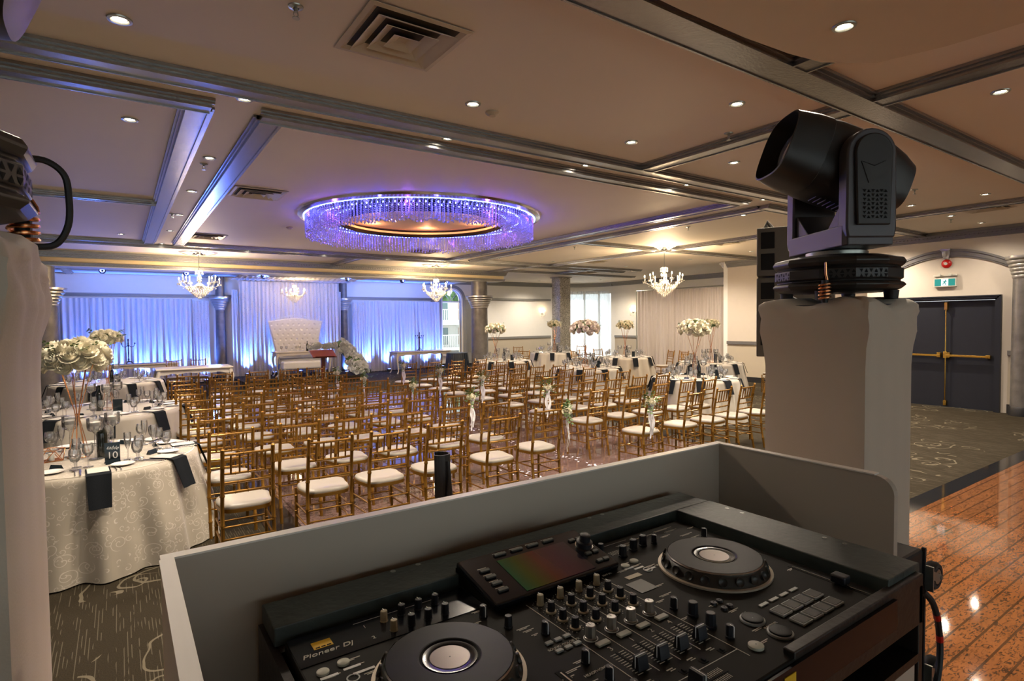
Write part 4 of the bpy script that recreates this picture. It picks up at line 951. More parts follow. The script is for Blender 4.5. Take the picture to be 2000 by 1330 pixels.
# ================================================================= CHAIRS
def make_chair():
    o = empty('chiavari_chair')
    def bamboo(pts, r, knots, seg=7):
        pts = [Vector(p) for p in pts]; out = []; rad = []
        L = [0]
        for i in range(1, len(pts)): L.append(L[-1] + (pts[i] - pts[i - 1]).length)
        ts = sorted(set([0, 1] + [L[i] / L[-1] for i in range(len(pts))] + [k + d for k in knots for d in (-.012, -.004, .004, .012)]))
        for t in ts:
            t = min(1, max(0, t)); s = t * L[-1]; i = max(j for j in range(len(L)) if L[j] <= s + 1e-9); i = min(i, len(pts) - 2)
            f = (s - L[i]) / (L[i + 1] - L[i]); out.append(pts[i].lerp(pts[i + 1], f))
            rad.append(r * (1.28 if any(abs(t - k) < .007 for k in knots) else 1.0))
        return out, rad
    for s in (-1, 1):
        p, r = bamboo([(s * .178, -.235, 0), (s * .176, -.19, .25), (s * .175, -.175, .44), (s * .172, -.205, .68), (s * .170, -.245, .905)], .0145, (.15, .38, .62, .86))
        m = MB().tube(p, r, 8); m.lathe([(.010, 0), (.017, .004), (.012, .012), (.003, .018)], 8, c=(s * .170, -.245, .905)); m.build('leg', 'gold', o)
        p, r = bamboo([(s * .185, .19, 0), (s * .182, .19, .43)], .0135, (.2, .55, .85)); MB().tube(p, r, 8).build('leg', 'gold', o)
    def bx(z): return -.175 - .03 * (z - .44) / .24 if z < .68 else -.205 - .04 * (z - .68) / .225
    bk = MB()
    for z, k in ((.875, (.2, .4, .6, .8)), (.73, (.25, .5, .75)), (.66, (.3, .7)), (.585, (.25, .5, .75))):
        p, r = bamboo([(-.170, bx(z), z), (-.09, bx(z) - .012, z), (.09, bx(z) - .012, z), (.170, bx(z), z)], .0095, k); bk.tube(p, r, 6)
    for i in range(5):
        x = -.116 + i * .058; bk.tube([(x, bx(.73) - .011, .73), (x, bx(.80) - .011, .80), (x, bx(.875) - .011, .875)], [.0065, .0078, .0065], 6)
    bk.build('backrest', 'gold', o)
    sp = []
    for i in range(28):
        a = 2 * pi * i / 28; c, s = cos(a), sin(a); x = abs(c) ** .55 * (1 if c > 0 else -1); y = abs(s) ** .55 * (1 if s > 0 else -1)
        sp.append((x * (.200 if y > 0 else .185), y * .198 + .005))
    MB().prism(sp, .425, .452).build('seat_frame', 'gold', o)
    cu = MB(); v = []; f = []; lv_ = ((1.0, .452), (1.012, .462), (.985, .474), (.85, .484), (.45, .489))
    for sc_, z in lv_: v += [(x * .97 * sc_, y * .97 * sc_, z) for x, y in sp]
    n = 28
    for k in range(len(lv_) - 1):
        for i in range(n): f.append((k * n + i, k * n + (i + 1) % n, (k + 1) * n + (i + 1) % n, (k + 1) * n + i))
    f.append(tuple((len(lv_) - 1) * n + i for i in range(n))); cu.add(v, f); cu.build('seat_cushion', 'cushion', o, ang=60)
    ss = MB()
    for s in (-1, 1):
        for z in (.30, .20):
            ss.tube([(s * .176, -.19, z), (s * .184, .19, z)], .0075, 6)
    for z in (.24,): ss.tube([(-.176, -.2, z), (.176, -.2, z)], .0075, 6); ss.tube([(-.184, .19, z + .02), (.184, .19, z + .02)], .0075, 6)
    ss.tube([(-.176, -.195, .33), (.176, -.195, .33)], .0065, 6)
    ss.build('stretchers', 'gold', o)
    return o
chair0 = make_chair(); CHT = snapshot(chair0); cused = [False]; rc = random.Random(11)
def place_chair(x, y, rz, label, group):
    c = chair0 if not cused[0] else copy_tree(CHT); cused[0] = True
    c.location = (x, y, 0.0065 if (1.02 < x < 7.18 and 4.72 < y < 14.08) else 0); c.rotation_euler.z = rz; tag(c, label, 'chair', group); return c
LR = [4.78, 5.65, 6.52, 7.36, 8.2, 8.98, 9.7, 10.42, 11.15, 12.1]
aisle_posts = []
for i, y in enumerate(LR):
    xs = [.75, 1.36, 1.87, 2.39, 3.03, 3.66] if i == 0 else [.77 + .0 * i, 1.34, 1.86, 2.40, 2.96, 3.5 - .02 * i]
    if i >= 6: xs = [.8, 1.4, 2.0, 2.6, 3.2]
    if i == 9: xs = [1.0, 1.55, 2.2, 2.74, 3.3]
    for j, x in enumerate(reversed(xs)):
        dy = .12 if (i == 0 and j == 0) else 0
        yw = rc.uniform(-.03, .03)
        place_chair(x + rc.uniform(-.015, .015), y + dy + rc.uniform(-.015, .015), yw, 'gold chiavari chair, left block, %s row from the white booth, %s seat from the aisle' % (ORD[i], ORD[j]), 'gold chairs of the left ceremony block')
        if j == 0: aisle_posts.append((x + .172, y + dy - .24, 0, i))
RW = [4.84, 5.78, 6.72, 7.62, 8.55, 9.45, 10.3, 11.1, 12.05]
for i, y in enumerate(RW):
    xs = [5.22, 5.95, 6.5, 7.03, 7.62] if i == 0 else ([5.2, 5.82, 6.38, 6.95, 7.5] if i < 6 else [5.3, 5.95, 6.55, 7.15])
    for j, x in enumerate(xs):
        yw = .05 + rc.uniform(-.03, .03)
        place_chair(x + rc.uniform(-.015, .015), y + rc.uniform(-.015, .015), yw, 'gold chiavari chair, right block, %s row from the white booth, %s seat from the aisle' % (ORD[i], ORD[j]), 'gold chairs of the right ceremony block')
        if j == 0: aisle_posts.append((x - .16, y - .245, 1, i))
place_chair(1.15, 16.95, pi, 'gold chiavari chair behind the white ornate table, left of the pair', 'chairs behind the ornate table')
place_chair(1.7, 16.9, pi, 'gold chiavari chair behind the white ornate table, right of the pair', 'chairs behind the ornate table')

# aisle bouquets
def bouquet():
    o = empty('aisle_bouquet'); rnd = random.Random(5)
    for k in range(5):
        a = k * 2.4; nr = Vector((cos(a), sin(a) - .5, .5 * rnd.uniform(-1, 1))).normalized()
        put_rose(o, nr * .045 + Vector((0, -.03, 0)), nr, .032, ROSE[k % 2])
    lf = MB()
    for k in range(10):
        a = k * 1.1; leafsprig(lf, (.03 * cos(a), -.03 + .02 * sin(a), .03 * sin(a)), (cos(a), -.3, sin(a) * .8 + .2), .045, 5, rnd)
    lf.build('greenery', 'leaf', o, smooth=False)
    rb = MB()
    for k, (dx, L) in enumerate(((-.02, .33), (.0, .40), (.02, .28), (.03, .36))):
        rb.grid(2, 10, lambda u, v, dx=dx, L=L, k=k: (dx + (u - .5) * .022 + .012 * sin(v * 9 + k), -.045 + .012 * sin(v * 7 + 2 * k), -.02 - L * v))
    rb.lathe([(.012, -.03), (.03, -.01), (.03, .01), (.012, .03)], 8, c=(0, -.045, -.02)); rb.build('tulle_ribbon', 'tulle', o)
    return o
b0 = bouquet(); BT = snapshot(b0); first = True
for (x, y, sd, i) in aisle_posts:
    if i not in (0, 2, 4, 6, 8): continue
    c = b0 if first else copy_tree(BT); first = False; c.location = (x, y - .02, .86); c.rotation_euler.z = rc.uniform(-.5, .5) + (.5 if sd == 0 else -.4)
    tag(c, 'white rose and greenery bouquet with ribbon on the aisle chair of %s row, %s block' % (ORD[i], 'left' if sd == 0 else 'right'), 'bouquet')
pm = MB(); rp = random.Random(3)
for k in range(420):
    sd = rp.random() < .5; y = rp.uniform(4.9, 13.0); x = (3.95 + (y - 4.8) * -.02 if sd else 4.85) + rp.gauss(0, .07); a = rp.uniform(0, 6.28); s = rp.uniform(.015, .028)
    m = Matrix.Translation((x, y, .009)) @ Matrix.Rotation(a, 4, 'Z')
    pm.add([(-s, 0, 0), (-s * .3, -s * .6, .003), (s, -s * .2, .006), (s * .8, s * .5, .004), (-s * .2, s * .6, .002)], [(0, 1, 2, 3, 4)], m)
tag(pm.build('rose_petals', 'petal', None, smooth=False), 'scattered white petals along both edges of the aisle', 'petals', kind='stuff')

# ================================================================= DINING TABLES
def lathe_obj(prof, name, mat, seg=18): return MB().lathe(prof, seg, cap=False).mesh(name, mat, ang=60)
G_WINE = lathe_obj([(.001, .003), (.034, .002), (.034, .0035), (.006, .010), (.0042, .03), (.0042, .078), (.012, .088), (.030, .105), (.037, .13), (.036, .155), (.031, .18), (.030, .18), (.035, .155), (.036, .13), (.029, .107), (.001, .090)], 'wine_glass', 'glass')
G_WATER = lathe_obj([(.001, .003), (.036, .002), (.036, .0035), (.008, .012), (.006, .03), (.008, .055), (.028, .07), (.039, .10), (.040, .125), (.035, .155), (.034, .155), (.039, .125), (.038, .10), (.027, .072), (.001, .060)], 'water_goblet', 'glass')
G_FLUTE = lathe_obj([(.001, .003), (.031, .002), (.031, .0035), (.005, .010), (.004, .03), (.004, .085), (.010, .095), (.020, .125), (.026, .17), (.025, .22), (.024, .22), (.025, .17), (.019, .127), (.001, .10)], 'champagne_flute', 'glass')
G_VASE = lathe_obj([(.001, .004), (.05, .002), (.05, .006), (.010, .015), (.008, .05), (.010, .14), (.006, .20), (.014, .215), (.05, .235), (.056, .26), (.056, .33), (.054, .33), (.054, .262), (.048, .237), (.001, .225)], 'candle_vase', 'glass')
G_BOTTLE = lathe_obj([(.001, 0), (.037, 0), (.038, .01), (.038, .19), (.034, .215), (.016, .25), (.014, .27), (.014, .305), (.016, .306), (.016, .318), (.001, .32)], 'wine_bottle', 'bottle', 20)
G_PLATE = lathe_obj([(.001, .003), (.05, .003), (.056, .006), (.078, .012), (.079, .014), (.056, .009), (.001, .006)], 'side_plate', 'porcelain', 28)
def fork_mesh():
    m = MB(); m.b2(-.0035, .0035, -.10, .02, .002, .004)
    m.b2(-.011, .011, .02, .035, .003, .005)
    for k in range(4): m.b2(-.011 + k * .0062, -.0085 + k * .0062, .035, .08, .003, .005)
    return m.mesh('fork', 'steel', smooth=False)
def knife_mesh():
    m = MB(); m.b2(-.005, .005, -.11, -.01, .001, .006); m.prism([(-.005, -.01), (.009, -.01), (.009, .08), (.002, .11), (-.005, .1)], .002, .004); return m.mesh('knife', 'steel', smooth=False)
def spoon_mesh():
    m = MB(); m.b2(-.003, .003, -.10, .04, .002, .004); m.lathe([(.001, .001), (.018, .004), (.016, .006), (.001, .003)], 14, c=(0, .06, .001), cap=False); return m.mesh('spoon', 'steel')
FORK, KNIFE, SPOON = fork_mesh(), knife_mesh(), spoon_mesh()
def napkin_mesh(w=.15, inn=.19, R=.76, hang=.25, seed=0):
    # local: edge of table at y=0, +y to the centre; hangs down at y<0
    m = MB(); rnd = random.Random(seed)
    def fn(u, v):
        x = (u - .5) * w; s = (1 - v) * (inn + hang)
        sg = x * x / (2 * R)
        if s < inn: y = inn - s; z = .004
        else:
            y = -.016 - (s - inn) * .34; z = .004 - (s - inn) * .94
            if s < inn + .03: z = .004 - (s - inn) * .8
        y += -sg * 0 if s < inn else -.004 * sin(u * 7) - (.0)
        return (x * (1 if s < inn else 1 - .1 * (s - inn) / hang), y, z)
    m.grid(6, 22, fn); n = len(m.v); m.add([(x, y - (.004 if z < 0 else 0), z + (.003 if z >= 0 else 0)) for x, y, z in m.v], [tuple(reversed(f)) for f in m.f])
    return m.mesh('napkin', 'napkin', ang=50)
NAPK = napkin_mesh()
def menu_mesh():
    m = MB(); m.b2(-.065, .065, 0.0, .175, .0075, .009); return m.mesh('menu_card', 'menu', smooth=False)
MENU = menu_mesh()
def tent_mesh():
    m = MB(); v = [(-.045, -.018, 0), (.045, -.018, 0), (.045, 0, .035), (-.045, 0, .035), (-.045, .018, 0), (.045, .018, 0)]
    m.add(v, [(0, 1, 2, 3), (3, 2, 5, 4), (0, 3, 4), (1, 5, 2)]); return m.mesh('place_card', 'darkcard', smooth=False)
TENT = tent_mesh()
def inst(me, name, loc, rz, label, cat, group, parent=None):
    o = bpy.data.objects.new(name, me); o.location = loc; o.rotation_euler = (0, 0, rz); col.objects.link(o)
    if parent: o.parent = parent
    return tag(o, label, cat, group)
def cloth(cx_, cy_, R, zt, seed, label, mat='cloth', nf=15, flare=.13, amp=.035):
    rnd = random.Random(seed); ph = [rnd.uniform(0, 6.28) for _ in range(4)]
    def fn(u, v):
        a = 2 * pi * u
        if v < .35: r = R * (v / .35); return (r * cos(a), r * sin(a), 0)
        t = (v - .35) / .65; w = sin(nf * a + ph[0] + .8 * sin(3 * a + ph[1]))
        am = amp * min(1, t * 1.6); r = R + .004 + flare * t + am * (w + .35 * sin((nf * 2 + 1) * a + ph[2]))
        z = -(zt - .015) * t - (.004 if t > 0 else 0)
        return (r * cos(a), r * sin(a), z)
    def uv(u, v):
        a = 2 * pi * u
        if v < .35: r = R * (v / .35); return (r * cos(a), r * sin(a))
        return (a * R * 1.05 + 4, (v - .35) / .65 * zt)
    o = MB().grid(240, 30, fn, uv).build('tablecloth', mat, None, ang=85, loc=(cx_, cy_, zt)); return tag(o, label, 'tablecloth')
def table(cx_, cy_, R, desc, a0, nset=10, seed=0, full=False, chairs=(), number=None, flower=None, sets=None, mat='cloth2'):
    zt = .75
    t = empty('round_table', (cx_, cy_, 0), 0, 'round banquet table under the cloth ' + desc, 'table')
    MB().lathe([(.001, zt - .03), (R - .015, zt - .03), (R - .015, zt - .006), (.001, zt - .006)], 40, cap=False).build('tabletop', 'lacquer', t)
    for k in range(4):
        a = pi / 4 + k * pi / 2; MB().tube([(cos(a) * R * .6, sin(a) * R * .6, zt - .03), (cos(a) * R * .7, sin(a) * R * .7, 0)], .014, 8).build('leg', 'zinc', t)
    cloth(cx_, cy_, R, zt, seed, 'pale patterned floor-length tablecloth ' + desc, mat, nf=13 if seed == 1 else 15, amp=.042 if seed == 1 else .035)
    z = zt + .0015; rnd = random.Random(seed + 50)
    for k in (sets if sets is not None else range(nset)):
        a = a0 + 2 * pi * k / nset; ux, uy = cos(a), sin(a); rz = a + pi / 2   # +y local -> to centre
        def at(rr, dx): return (cx_ + ux * rr - uy * dx, cy_ + uy * rr + ux * dx, z)
        inst(NAPK, 'napkin', at(R - .0, 0), rz, 'charcoal napkin hanging ' + desc, 'napkin', 'napkins ' + desc)
        inst(MENU, 'menu_card', at(R - .012, 0), rz, 'pale menu card ' + desc, 'menu', 'menus ' + desc)
        g1 = at(R - .24, -.13); g2 = at(R - .29, -.05); g3 = at(R - .33, -.12)
        inst(G_WATER, 'water_goblet', g1, rnd.uniform(0, 3), 'short clear water goblet ' + desc, 'glass', 'water goblets ' + desc)
        inst(G_WINE, 'wine_glass', g2, rnd.uniform(0, 3), 'clear stemmed wine glass ' + desc, 'glass', 'wine glasses ' + desc)
        inst(G_FLUTE, 'champagne_flute', g3, rnd.uniform(0, 3), 'clear champagne flute ' + desc, 'glass', 'champagne flutes ' + desc)
        inst(G_PLATE, 'side_plate', at(R - .20, .16), rz, 'small white side plate ' + desc, 'plate', 'side plates ' + desc)
        if full:
            for q in range(2): inst(FORK, 'fork', at(R - .13, .105 + q * .028), rz + .05, 'silver fork left of a napkin ' + desc, 'fork', 'forks ' + desc)
            inst(KNIFE, 'knife', at(R - .13, -.105), rz, 'silver knife right of a napkin ' + desc, 'knife', 'knives ' + desc)
            inst(SPOON, 'spoon', at(R - .13, -.135), rz, 'silver spoon right of a napkin ' + desc, 'spoon', 'spoons ' + desc)
            inst(TENT, 'place_card', at(R - .30, .10), rz, 'small dark folded place card ' + desc, 'place card', 'place cards ' + desc)
    # centre: vases with floating candles, bottle, number
    for k, (dx, dy) in enumerate(((.13, .1), (-.15, .05), (.02, -.17))):
        vz = empty('candle_vase', (cx_ + dx, cy_ + dy, z), 0, 'candle vase ' + desc, 'vase', 'candle vases ' + desc)
        inst(G_VASE, 'glass_bowl', (0, 0, 0), 0, None, None, None, vz); MB().lathe([(.001, .268), (.038, .268), (.046, .285), (.044, .298), (.001, .30)], 14, cap=False).build('floating_candle', 'candle', vz)
    inst(G_BOTTLE, 'wine_bottle', (cx_ - .06 + .12 * (seed % 2), cy_ - .13, z), 0, 'dark wine bottle ' + desc, 'bottle', None)
    ns = empty('table_number_sign', (cx_ + (.15 if not full else .13), cy_ - (.2 if not full else .38), z), (-.25 if not full else -.12), ('black acrylic table sign reading table 10 ' if number else 'small black table number sign ') + desc, 'sign')
    MB().b2(-.05, .05, -.003, .003, .006, .155).build('panel', 'darkcard', ns, smooth=False); MB().b2(-.052, .052, -.02, .02, 0, .006).build('foot', 'darkcard', ns, smooth=False)
    if number:
        text_mesh('number', number, .075, 'white', ns, (0, -.0042, .055), (pi / 2, 0, 0)); text_mesh('word', 'table', .040, 'white', ns, (0, -.0042, .115), (pi / 2, .12, 0), shear=.45)
    if flower: tall_centerpiece(cx_ + flower[0], cy_ + flower[1], z, flower[2], flower[3], flower[4], me=flower[5], n=flower[6], seed=seed, rs=flower[7], tilt=flower[8] if len(flower) > 8 else (0, 0), wire=flower[9] if len(flower) > 9 else 'copper')
    for k, (x, y, rz, w) in enumerate(chairs): place_chair(x, y, rz, 'gold chiavari chair ' + w, None)
T10c = (-.2, 5.8)
import math as _m
a0 = _m.atan2(5.1 - 5.8, -.06 + .2) - .13
table(T10c[0], T10c[1], .74, 'on the nearest left table', a0, 8, 1, True, number='10', flower=(-.10, .02, .765, .215, 'tall centrepiece of ivory roses on rose-gold wires, nearest left table', None, 30, .086, (.0, 0)), mat='cloth')
table(-.17, 8.95, .88, 'on the second left table', .35, 10, 2, True, flower=(.03, .0, .86, .17, 'round ivory rose centrepiece on the second left table', None, 26, .052), mat='cloth2')
table(-.2, 13.2, .88, 'on the third left table', .1, 10, 3, flower=None)
table(8.63, 13.0, .74, 'behind the right block by the blue lit column', .2, 9, 4, flower=(-.22, .05, .80, .28, 'ivory centrepiece on the table near the blue lit column', None, 24, .075), chairs=((10.1, 14.2, 2.2, 'turned sideways beside the wall left of the glitter pillar'),))
table(12.18, 15.26, .78, 'on the table before the glitter pillar', .5, 9, 5, flower=(.05, 0, .90, .22, 'small ivory centrepiece in front of the glitter pillar', None, 20, .065), chairs=((11.6, 16.4, pi - .3, 'behind the table in front of the glitter pillar'), (13.6, 15.6, pi / 2 + .4, 'right of the table in front of the glitter pillar')))
table(12.09, 11.84, .77, 'on the table before the sheer window', .1, 9, 6, flower=(.02, 0, .86, .24, 'small greenish ivory centrepiece between sheer window and beige drape', None, 22, .065), chairs=((13.15, 11.3, 1.2, 'beside the beige drape, nearer of two stacked close'), (13.15, 10.78, 1.5, 'beside the beige drape, at the right of its table'), (11.5, 13.1, pi, 'behind the table before the sheer window, left one'), (12.5, 13.2, pi - .1, 'behind the table before the sheer window, right one')))
table(8.75, 9.75, .77, 'on the table beside the middle of the right block', .3, 9, 7, flower=(.0, .05, .84, .32, 'wide blush rose centrepiece in front of the sheer window', ROSEB, 30, .085))
table(8.73, 6.77, .77, 'on the nearest right table', .15, 10, 8, True, flower=(.05, .05, .84, .28, 'wide ivory and blush centrepiece before the beige drape', None, 30, .075), mat='cloth2')
table(11.94, 8.83, .76, 'on the table before the plain right wall', .4, 9, 9, flower=(.05, 0, .88, .20, 'small ivory centrepiece nearest the plain right wall', None, 20, .062), chairs=((13.3, 8.0, 1.75, 'against the plain right wall'), (12.6, 7.5, 1.2, 'next to the white draped tower by the right tables'), (12.6, 9.9, 2.6, 'behind the table before the plain right wall')))
# navy skirted side table
sk = empty('skirted_side_table', (9.55, 17.25, 0), 0, 'small table with navy pleated skirt beside the blue lit column', 'table')
MB().lathe([(.001, .74), (.36, .74), (.37, .75), (.001, .752)], 30, cap=False).build('tabletop', 'bluefab', sk)
MB().lathe([(.365, .745), (.40, .4), (.44, .012)], 160, cap=False, fn=lambda a, z: 1 + .03 * sin(a * 30) * (1 - z)).build('pleated_skirt', 'bluefab', sk)

# rose gold lantern on nearest left table
ln = empty('geometric_candle_holder', (T10c[0] - .27, T10c[1] - .02, .7515), .3, 'rose-gold wire candle holder at the left of the nearest left table', 'candle holder')
w = MB(); q = [(-.06, -.06, .003), (.06, -.06, .003), (.06, .06, .003), (-.06, .06, .003)]; t_ = [(-.09, 0, .09), (0, -.09, .09), (.09, 0, .09), (0, .09, .09)]
for i in range(4):
    w.tube([q[i], q[(i + 1) % 4]], .003, 5); w.tube([t_[i], t_[(i + 1) % 4]], .003, 5); w.tube([q[i], t_[i]], .003, 5); w.tube([q[i], t_[(i + 1) % 4]], .003, 5)
w.build('wire_frame', 'copper', ln); MB().b2(-.055, .055, -.055, .055, .0, .003).build('mirror_base', 'copper', ln, smooth=False); MB().lathe([(.02, .003), (.02, .06)], 12).build('candle', 'candle', ln)

# floral cascade at head table
fc = empty('floral_cascade', (6.0, 18.3, 0), 0, 'white rose cascade flowing off the right end of the head table', 'flowers'); rf = random.Random(9); path = []
for t in range(100):
    u = t / 99
    if u < .22: p = Vector((-1.0 + 4.0 * u, .35, 1.08)); rad = .10
    else:
        v = (u - .22) / .78; p = Vector((-.1 + .45 * sin(v * 1.9), .25 - .45 * v, 1.16 - .98 * v)); rad = .20 + .14 * v
    a = t * 2.39996 + rf.uniform(-.3, .3); e = rf.uniform(-.5, 1.1) if u < .8 else rf.uniform(-.2, .9); nr = Vector((cos(a) * cos(e), -abs(sin(a) * cos(e)) * 1.1 - .15, sin(e) * .6)).normalized()
    put_rose(fc, p + nr * rad, nr, rf.uniform(.085, .115), ROSEW)
MB().tube([(-.98, .35, 1.06), (-.3, .35, 1.08), (-.08, .25, 1.12), (.15, .1, .85), (.3, -.08, .55), (.36, -.18, .3)], [.06, .09, .16, .19, .24, .24], 10).build('moss_core', 'leaf', fc)
g_ = MB()
for k in range(14): leafsprig(g_, (.45 + rf.uniform(-.25, .3), -.45 + rf.uniform(-.15, .1), rf.uniform(.1, .35)), (rf.uniform(-1, 1), -.6, rf.uniform(-.2, .6)), .07, 5, rf)
g_.build('trailing_leaves', 'leaf', fc, smooth=False)
# bottle and glasses at the head table
inst(G_BOTTLE, 'wine_bottle', (4.95, 18.8, .932), 0, 'dark wine bottle standing on the head table', 'bottle', None)
for x in (4.15, 4.3, 4.6, 4.7): inst(G_WINE, 'wine_glass', (x, 18.75, .932), 0, 'clear wine glass on the white head table', 'glass', 'glasses on the head table')

# beige pipe and drape
curtain(10.55, 12.4, 14.95, .02, 2.78, .14, .05, 'beige_drape', 'drape', 'floor-length beige pipe-and-drape curtain, right half next to the plain wall', axis='y', seed=12, flare=.02)
curtain(12.35, 14.05, 15.0, .02, 2.80, .14, .05, 'beige_drape', 'drape', 'floor-length beige pipe-and-drape curtain, left half nearer the sheer window', axis='y', seed=13, flare=.05)
pd = empty('drape_stand', (14.98, 12.3, 0), 0, 'slim metal frame carrying the beige drapes', 'stand')
MB().tube([(0, -1.78, 2.82), (0, 1.78, 2.82)], .02, 8).build('crossbar', 'zinc', pd)
for y in (-1.78, 1.78): MB().tube([(.0, y, 0), (0, y, 2.84)], .022, 8).build('upright', 'zinc', pd); MB().b2(-.2, .2, y - .2, y + .2, 0, .01).build('base_plate', 'black', pd, smooth=False)
# sheer curtain on the curved window
def shf(u, v):
    a = radians(2 + 62 * u); d = .035 * sin(u * 2 * pi * 26) * (1 - .3 * v) + .012 * sin(u * 37 + 3 * v); r = CR - .16 + d
    return (CX + r * cos(a), CY + r * sin(a), .04 + 3.1 * v)
tag(MB().grid(260, 10, shf).build('sheer_curtain', 'sheer', None, ang=80), 'bright floor-length sheer curtain across the curved window', 'curtain')
# wall sconces
def sconce(x, y, z, rz, label):
    o = empty('wall_sconce', (x, y, z), rz, label, 'sconce')   # local -y faces the room
    MB().lathe([(.05, 0), (.05, .012), (.02, .03)], 16, mx=Matrix.Rotation(pi / 2, 4, 'X')).build('backplate', 'silver', o)
    for s in (-1, 1):
        m = MB().tube([(0, -.02, 0), (s * .05, -.08, -.04), (s * .09, -.10, 0), (s * .09, -.10, .03)], .006, 6); m.lathe([(.006, 0), (.03, .008), (.01, .012)], 10, c=(s * .09, -.10, .03)); a = m.build('arm', 'crystal', o)
        MB().lathe([(.009, .04), (.009, .11)], 8, c=(s * .09, -.10, 0)).build('candle_tube', 'candle', a); MB().lathe([(.005, .11), (.012, .125), (.002, .16)], 8, c=(s * .09, -.10, 0)).build('bulb', 'flame', a)
    cr = MB()
    for k in range(14):
        xx = rf.uniform(-.1, .1); cr.lathe([(.001, 0), (.008, -.02), (.001, -.045)], 5, c=(xx, -.1 + rf.uniform(-.02, .02), -.02 - rf.uniform(0, .12)), cap=False)
    cr.build('crystal_drops', 'drop', o, smooth=False)
    lamp('POINT', (0, -.17, .14), 2.6, (1, .68, .38), .05, parent=o)
sconce(15.72, YB, 2.15, 0, 'lit crystal wall sconce left of the glitter pillar')
sconce(18.2, 17.3, 2.15, -pi / 2, 'lit crystal wall sconce between the sheer window and the beige drape')

# ================================================================= OUTSIDE THE WINDOW
ab = empty('apartment_building', (18.5, 36, -.5), 0, 'white apartment block with balconies seen through the arched window', 'building')
MB().b2(-7, 8, 0, 6, 0, 3.7).build('wall', 'ext', ab, smooth=False)
for z in (.35, 2.1):
    MB().b2(-7.2, 8.2, -1.4, 0, z, z + .22).build('balcony_slab', 'ext', ab, smooth=False)
    rr = MB(); rr.b2(-7.2, 8.2, -1.4, -1.34, z + 1.02, z + 1.08)
    for k in range(110): rr.b2(-7.15 + k * .14, -7.11 + k * .14, -1.39, -1.35, z + .2, z + 1.04)
    rr.build('railing', 'ext', ab, smooth=False)
for z in (.7, 2.45):
    for x in (-5.6, -2.8, 0, 2.8, 5.6): MB().b2(x - .9, x + .7, -.04, 0, z, z + 1.2).build('window', 'extg', ab, smooth=False); MB().b2(x - 1.25, x - .95, -.05, 0, z, z + 1.2).build('brick_panel', 'extb', ab, smooth=False)
tr = empty('tree', (20.5, 46, -.5), 0, 'green leafy trees beyond the apartment block', 'tree'); tb = MB(); rt = random.Random(8)
for k in range(60):
    p = (rt.uniform(-7, 7), rt.uniform(-2, 2), rt.uniform(3, 6.3)); tb.lathe([(.1, -.9), (.8, -.5), (1.0, 0), (.7, .6), (.1, .9)], 7, c=p)
tb.build('crown', 'tree', tr, smooth=False); MB().tube([(0, 0, 0), (0, 0, 4)], [.3, .2], 8).build('trunk', 'mahogany', tr)

# ================================================================= DRAPED TOWERS + MOVING HEADS
def smoothpath(p, n=6):
    out = []; p = [Vector(q) for q in p]
    for i in range(len(p) - 1):
        a = p[max(i - 1, 0)]; b = p[i]; c = p[i + 1]; dd = p[min(i + 2, len(p) - 1)]
        for k in range(n):
            t = k / n; out.append(.5 * ((2 * b) + (-a + c) * t + (2 * a - 5 * b + 4 * c - dd) * t * t + (-a + 3 * b - 3 * c + dd) * t ** 3))
    return out + [p[-1]]

def tower(x0, x1, y0, y1, zt, label, seed):
    cxx, cyy = (x0 + x1) / 2, (y0 + y1) / 2; o = empty('draped_tower', (cxx, cyy, 0), 0, label, 'tower'); hx, hy = (x1 - x0) / 2, (y1 - y0) / 2; rnd = random.Random(seed)
    per = []
    n = 24
    for s in range(4):
        for k in range(n):
            t = -1 + 2 * k / n; per.append([(t, -1), (1, t), (-t, 1), (-1, -t)][s])
    lv_ = [(0, 1.02), (.3, 1.0), (1.0, .985), (zt - .22, .985), (zt - .15, 1.0), (zt - .10, 1.06), (zt - .075, 1.07), (zt - .05, 1.05), (zt - .03, 1.07), (zt - .012, 1.06), (zt, 1.0), (zt + .008, .8), (zt + .01, .4)]
    v = []; f = []
    for j, (z, sc_) in enumerate(lv_):
        for i, (a, b) in enumerate(per):
            w = 0
            if zt - .16 < z < zt - .005: w = .018 * sin(i * .9 + j * 1.3 + seed) + .012 * sin(i * .37 + seed)
            m_ = max(abs(a), abs(b)); k = 1 - .03 * (min(abs(a), abs(b)) / m_) ** 8
            zz = z + (.012 * sin(i * .35 + seed) if j >= 8 else 0)
            v.append((a * hx * (sc_ + w) * k, b * hy * (sc_ + w) * k, zz))
    m = len(per)
    for j in range(len(lv_) - 1):
        for i in range(m): f.append((j * m + i, j * m + (i + 1) % m, (j + 1) * m + (i + 1) % m, (j + 1) * m + i))
    f.append(tuple((len(lv_) - 1) * m + i for i in range(m)))
    MB().add(v, f).build('stretch_cover', 'tower', o, ang=50)
    MB().b2(-hx * .95, hx * .95, -hy * .95, hy * .95, zt - .035, zt - .005).build('top_plate', 'plastic2', o, smooth=False)
    MB().b2(-hx * .97, hx * .97, -hy * .97, hy * .97, 0, .012).build('base_plate', 'plastic2', o, smooth=False)
    return o
tower(1.96, 2.32, .86, 1.22, 1.87, 'light fabric covered truss tower under the moving light at right', 1)
tower(-.50, -.117, .945, 1.395, 1.945, 'pale fabric covered tower cropped by the left edge of the view', 2)
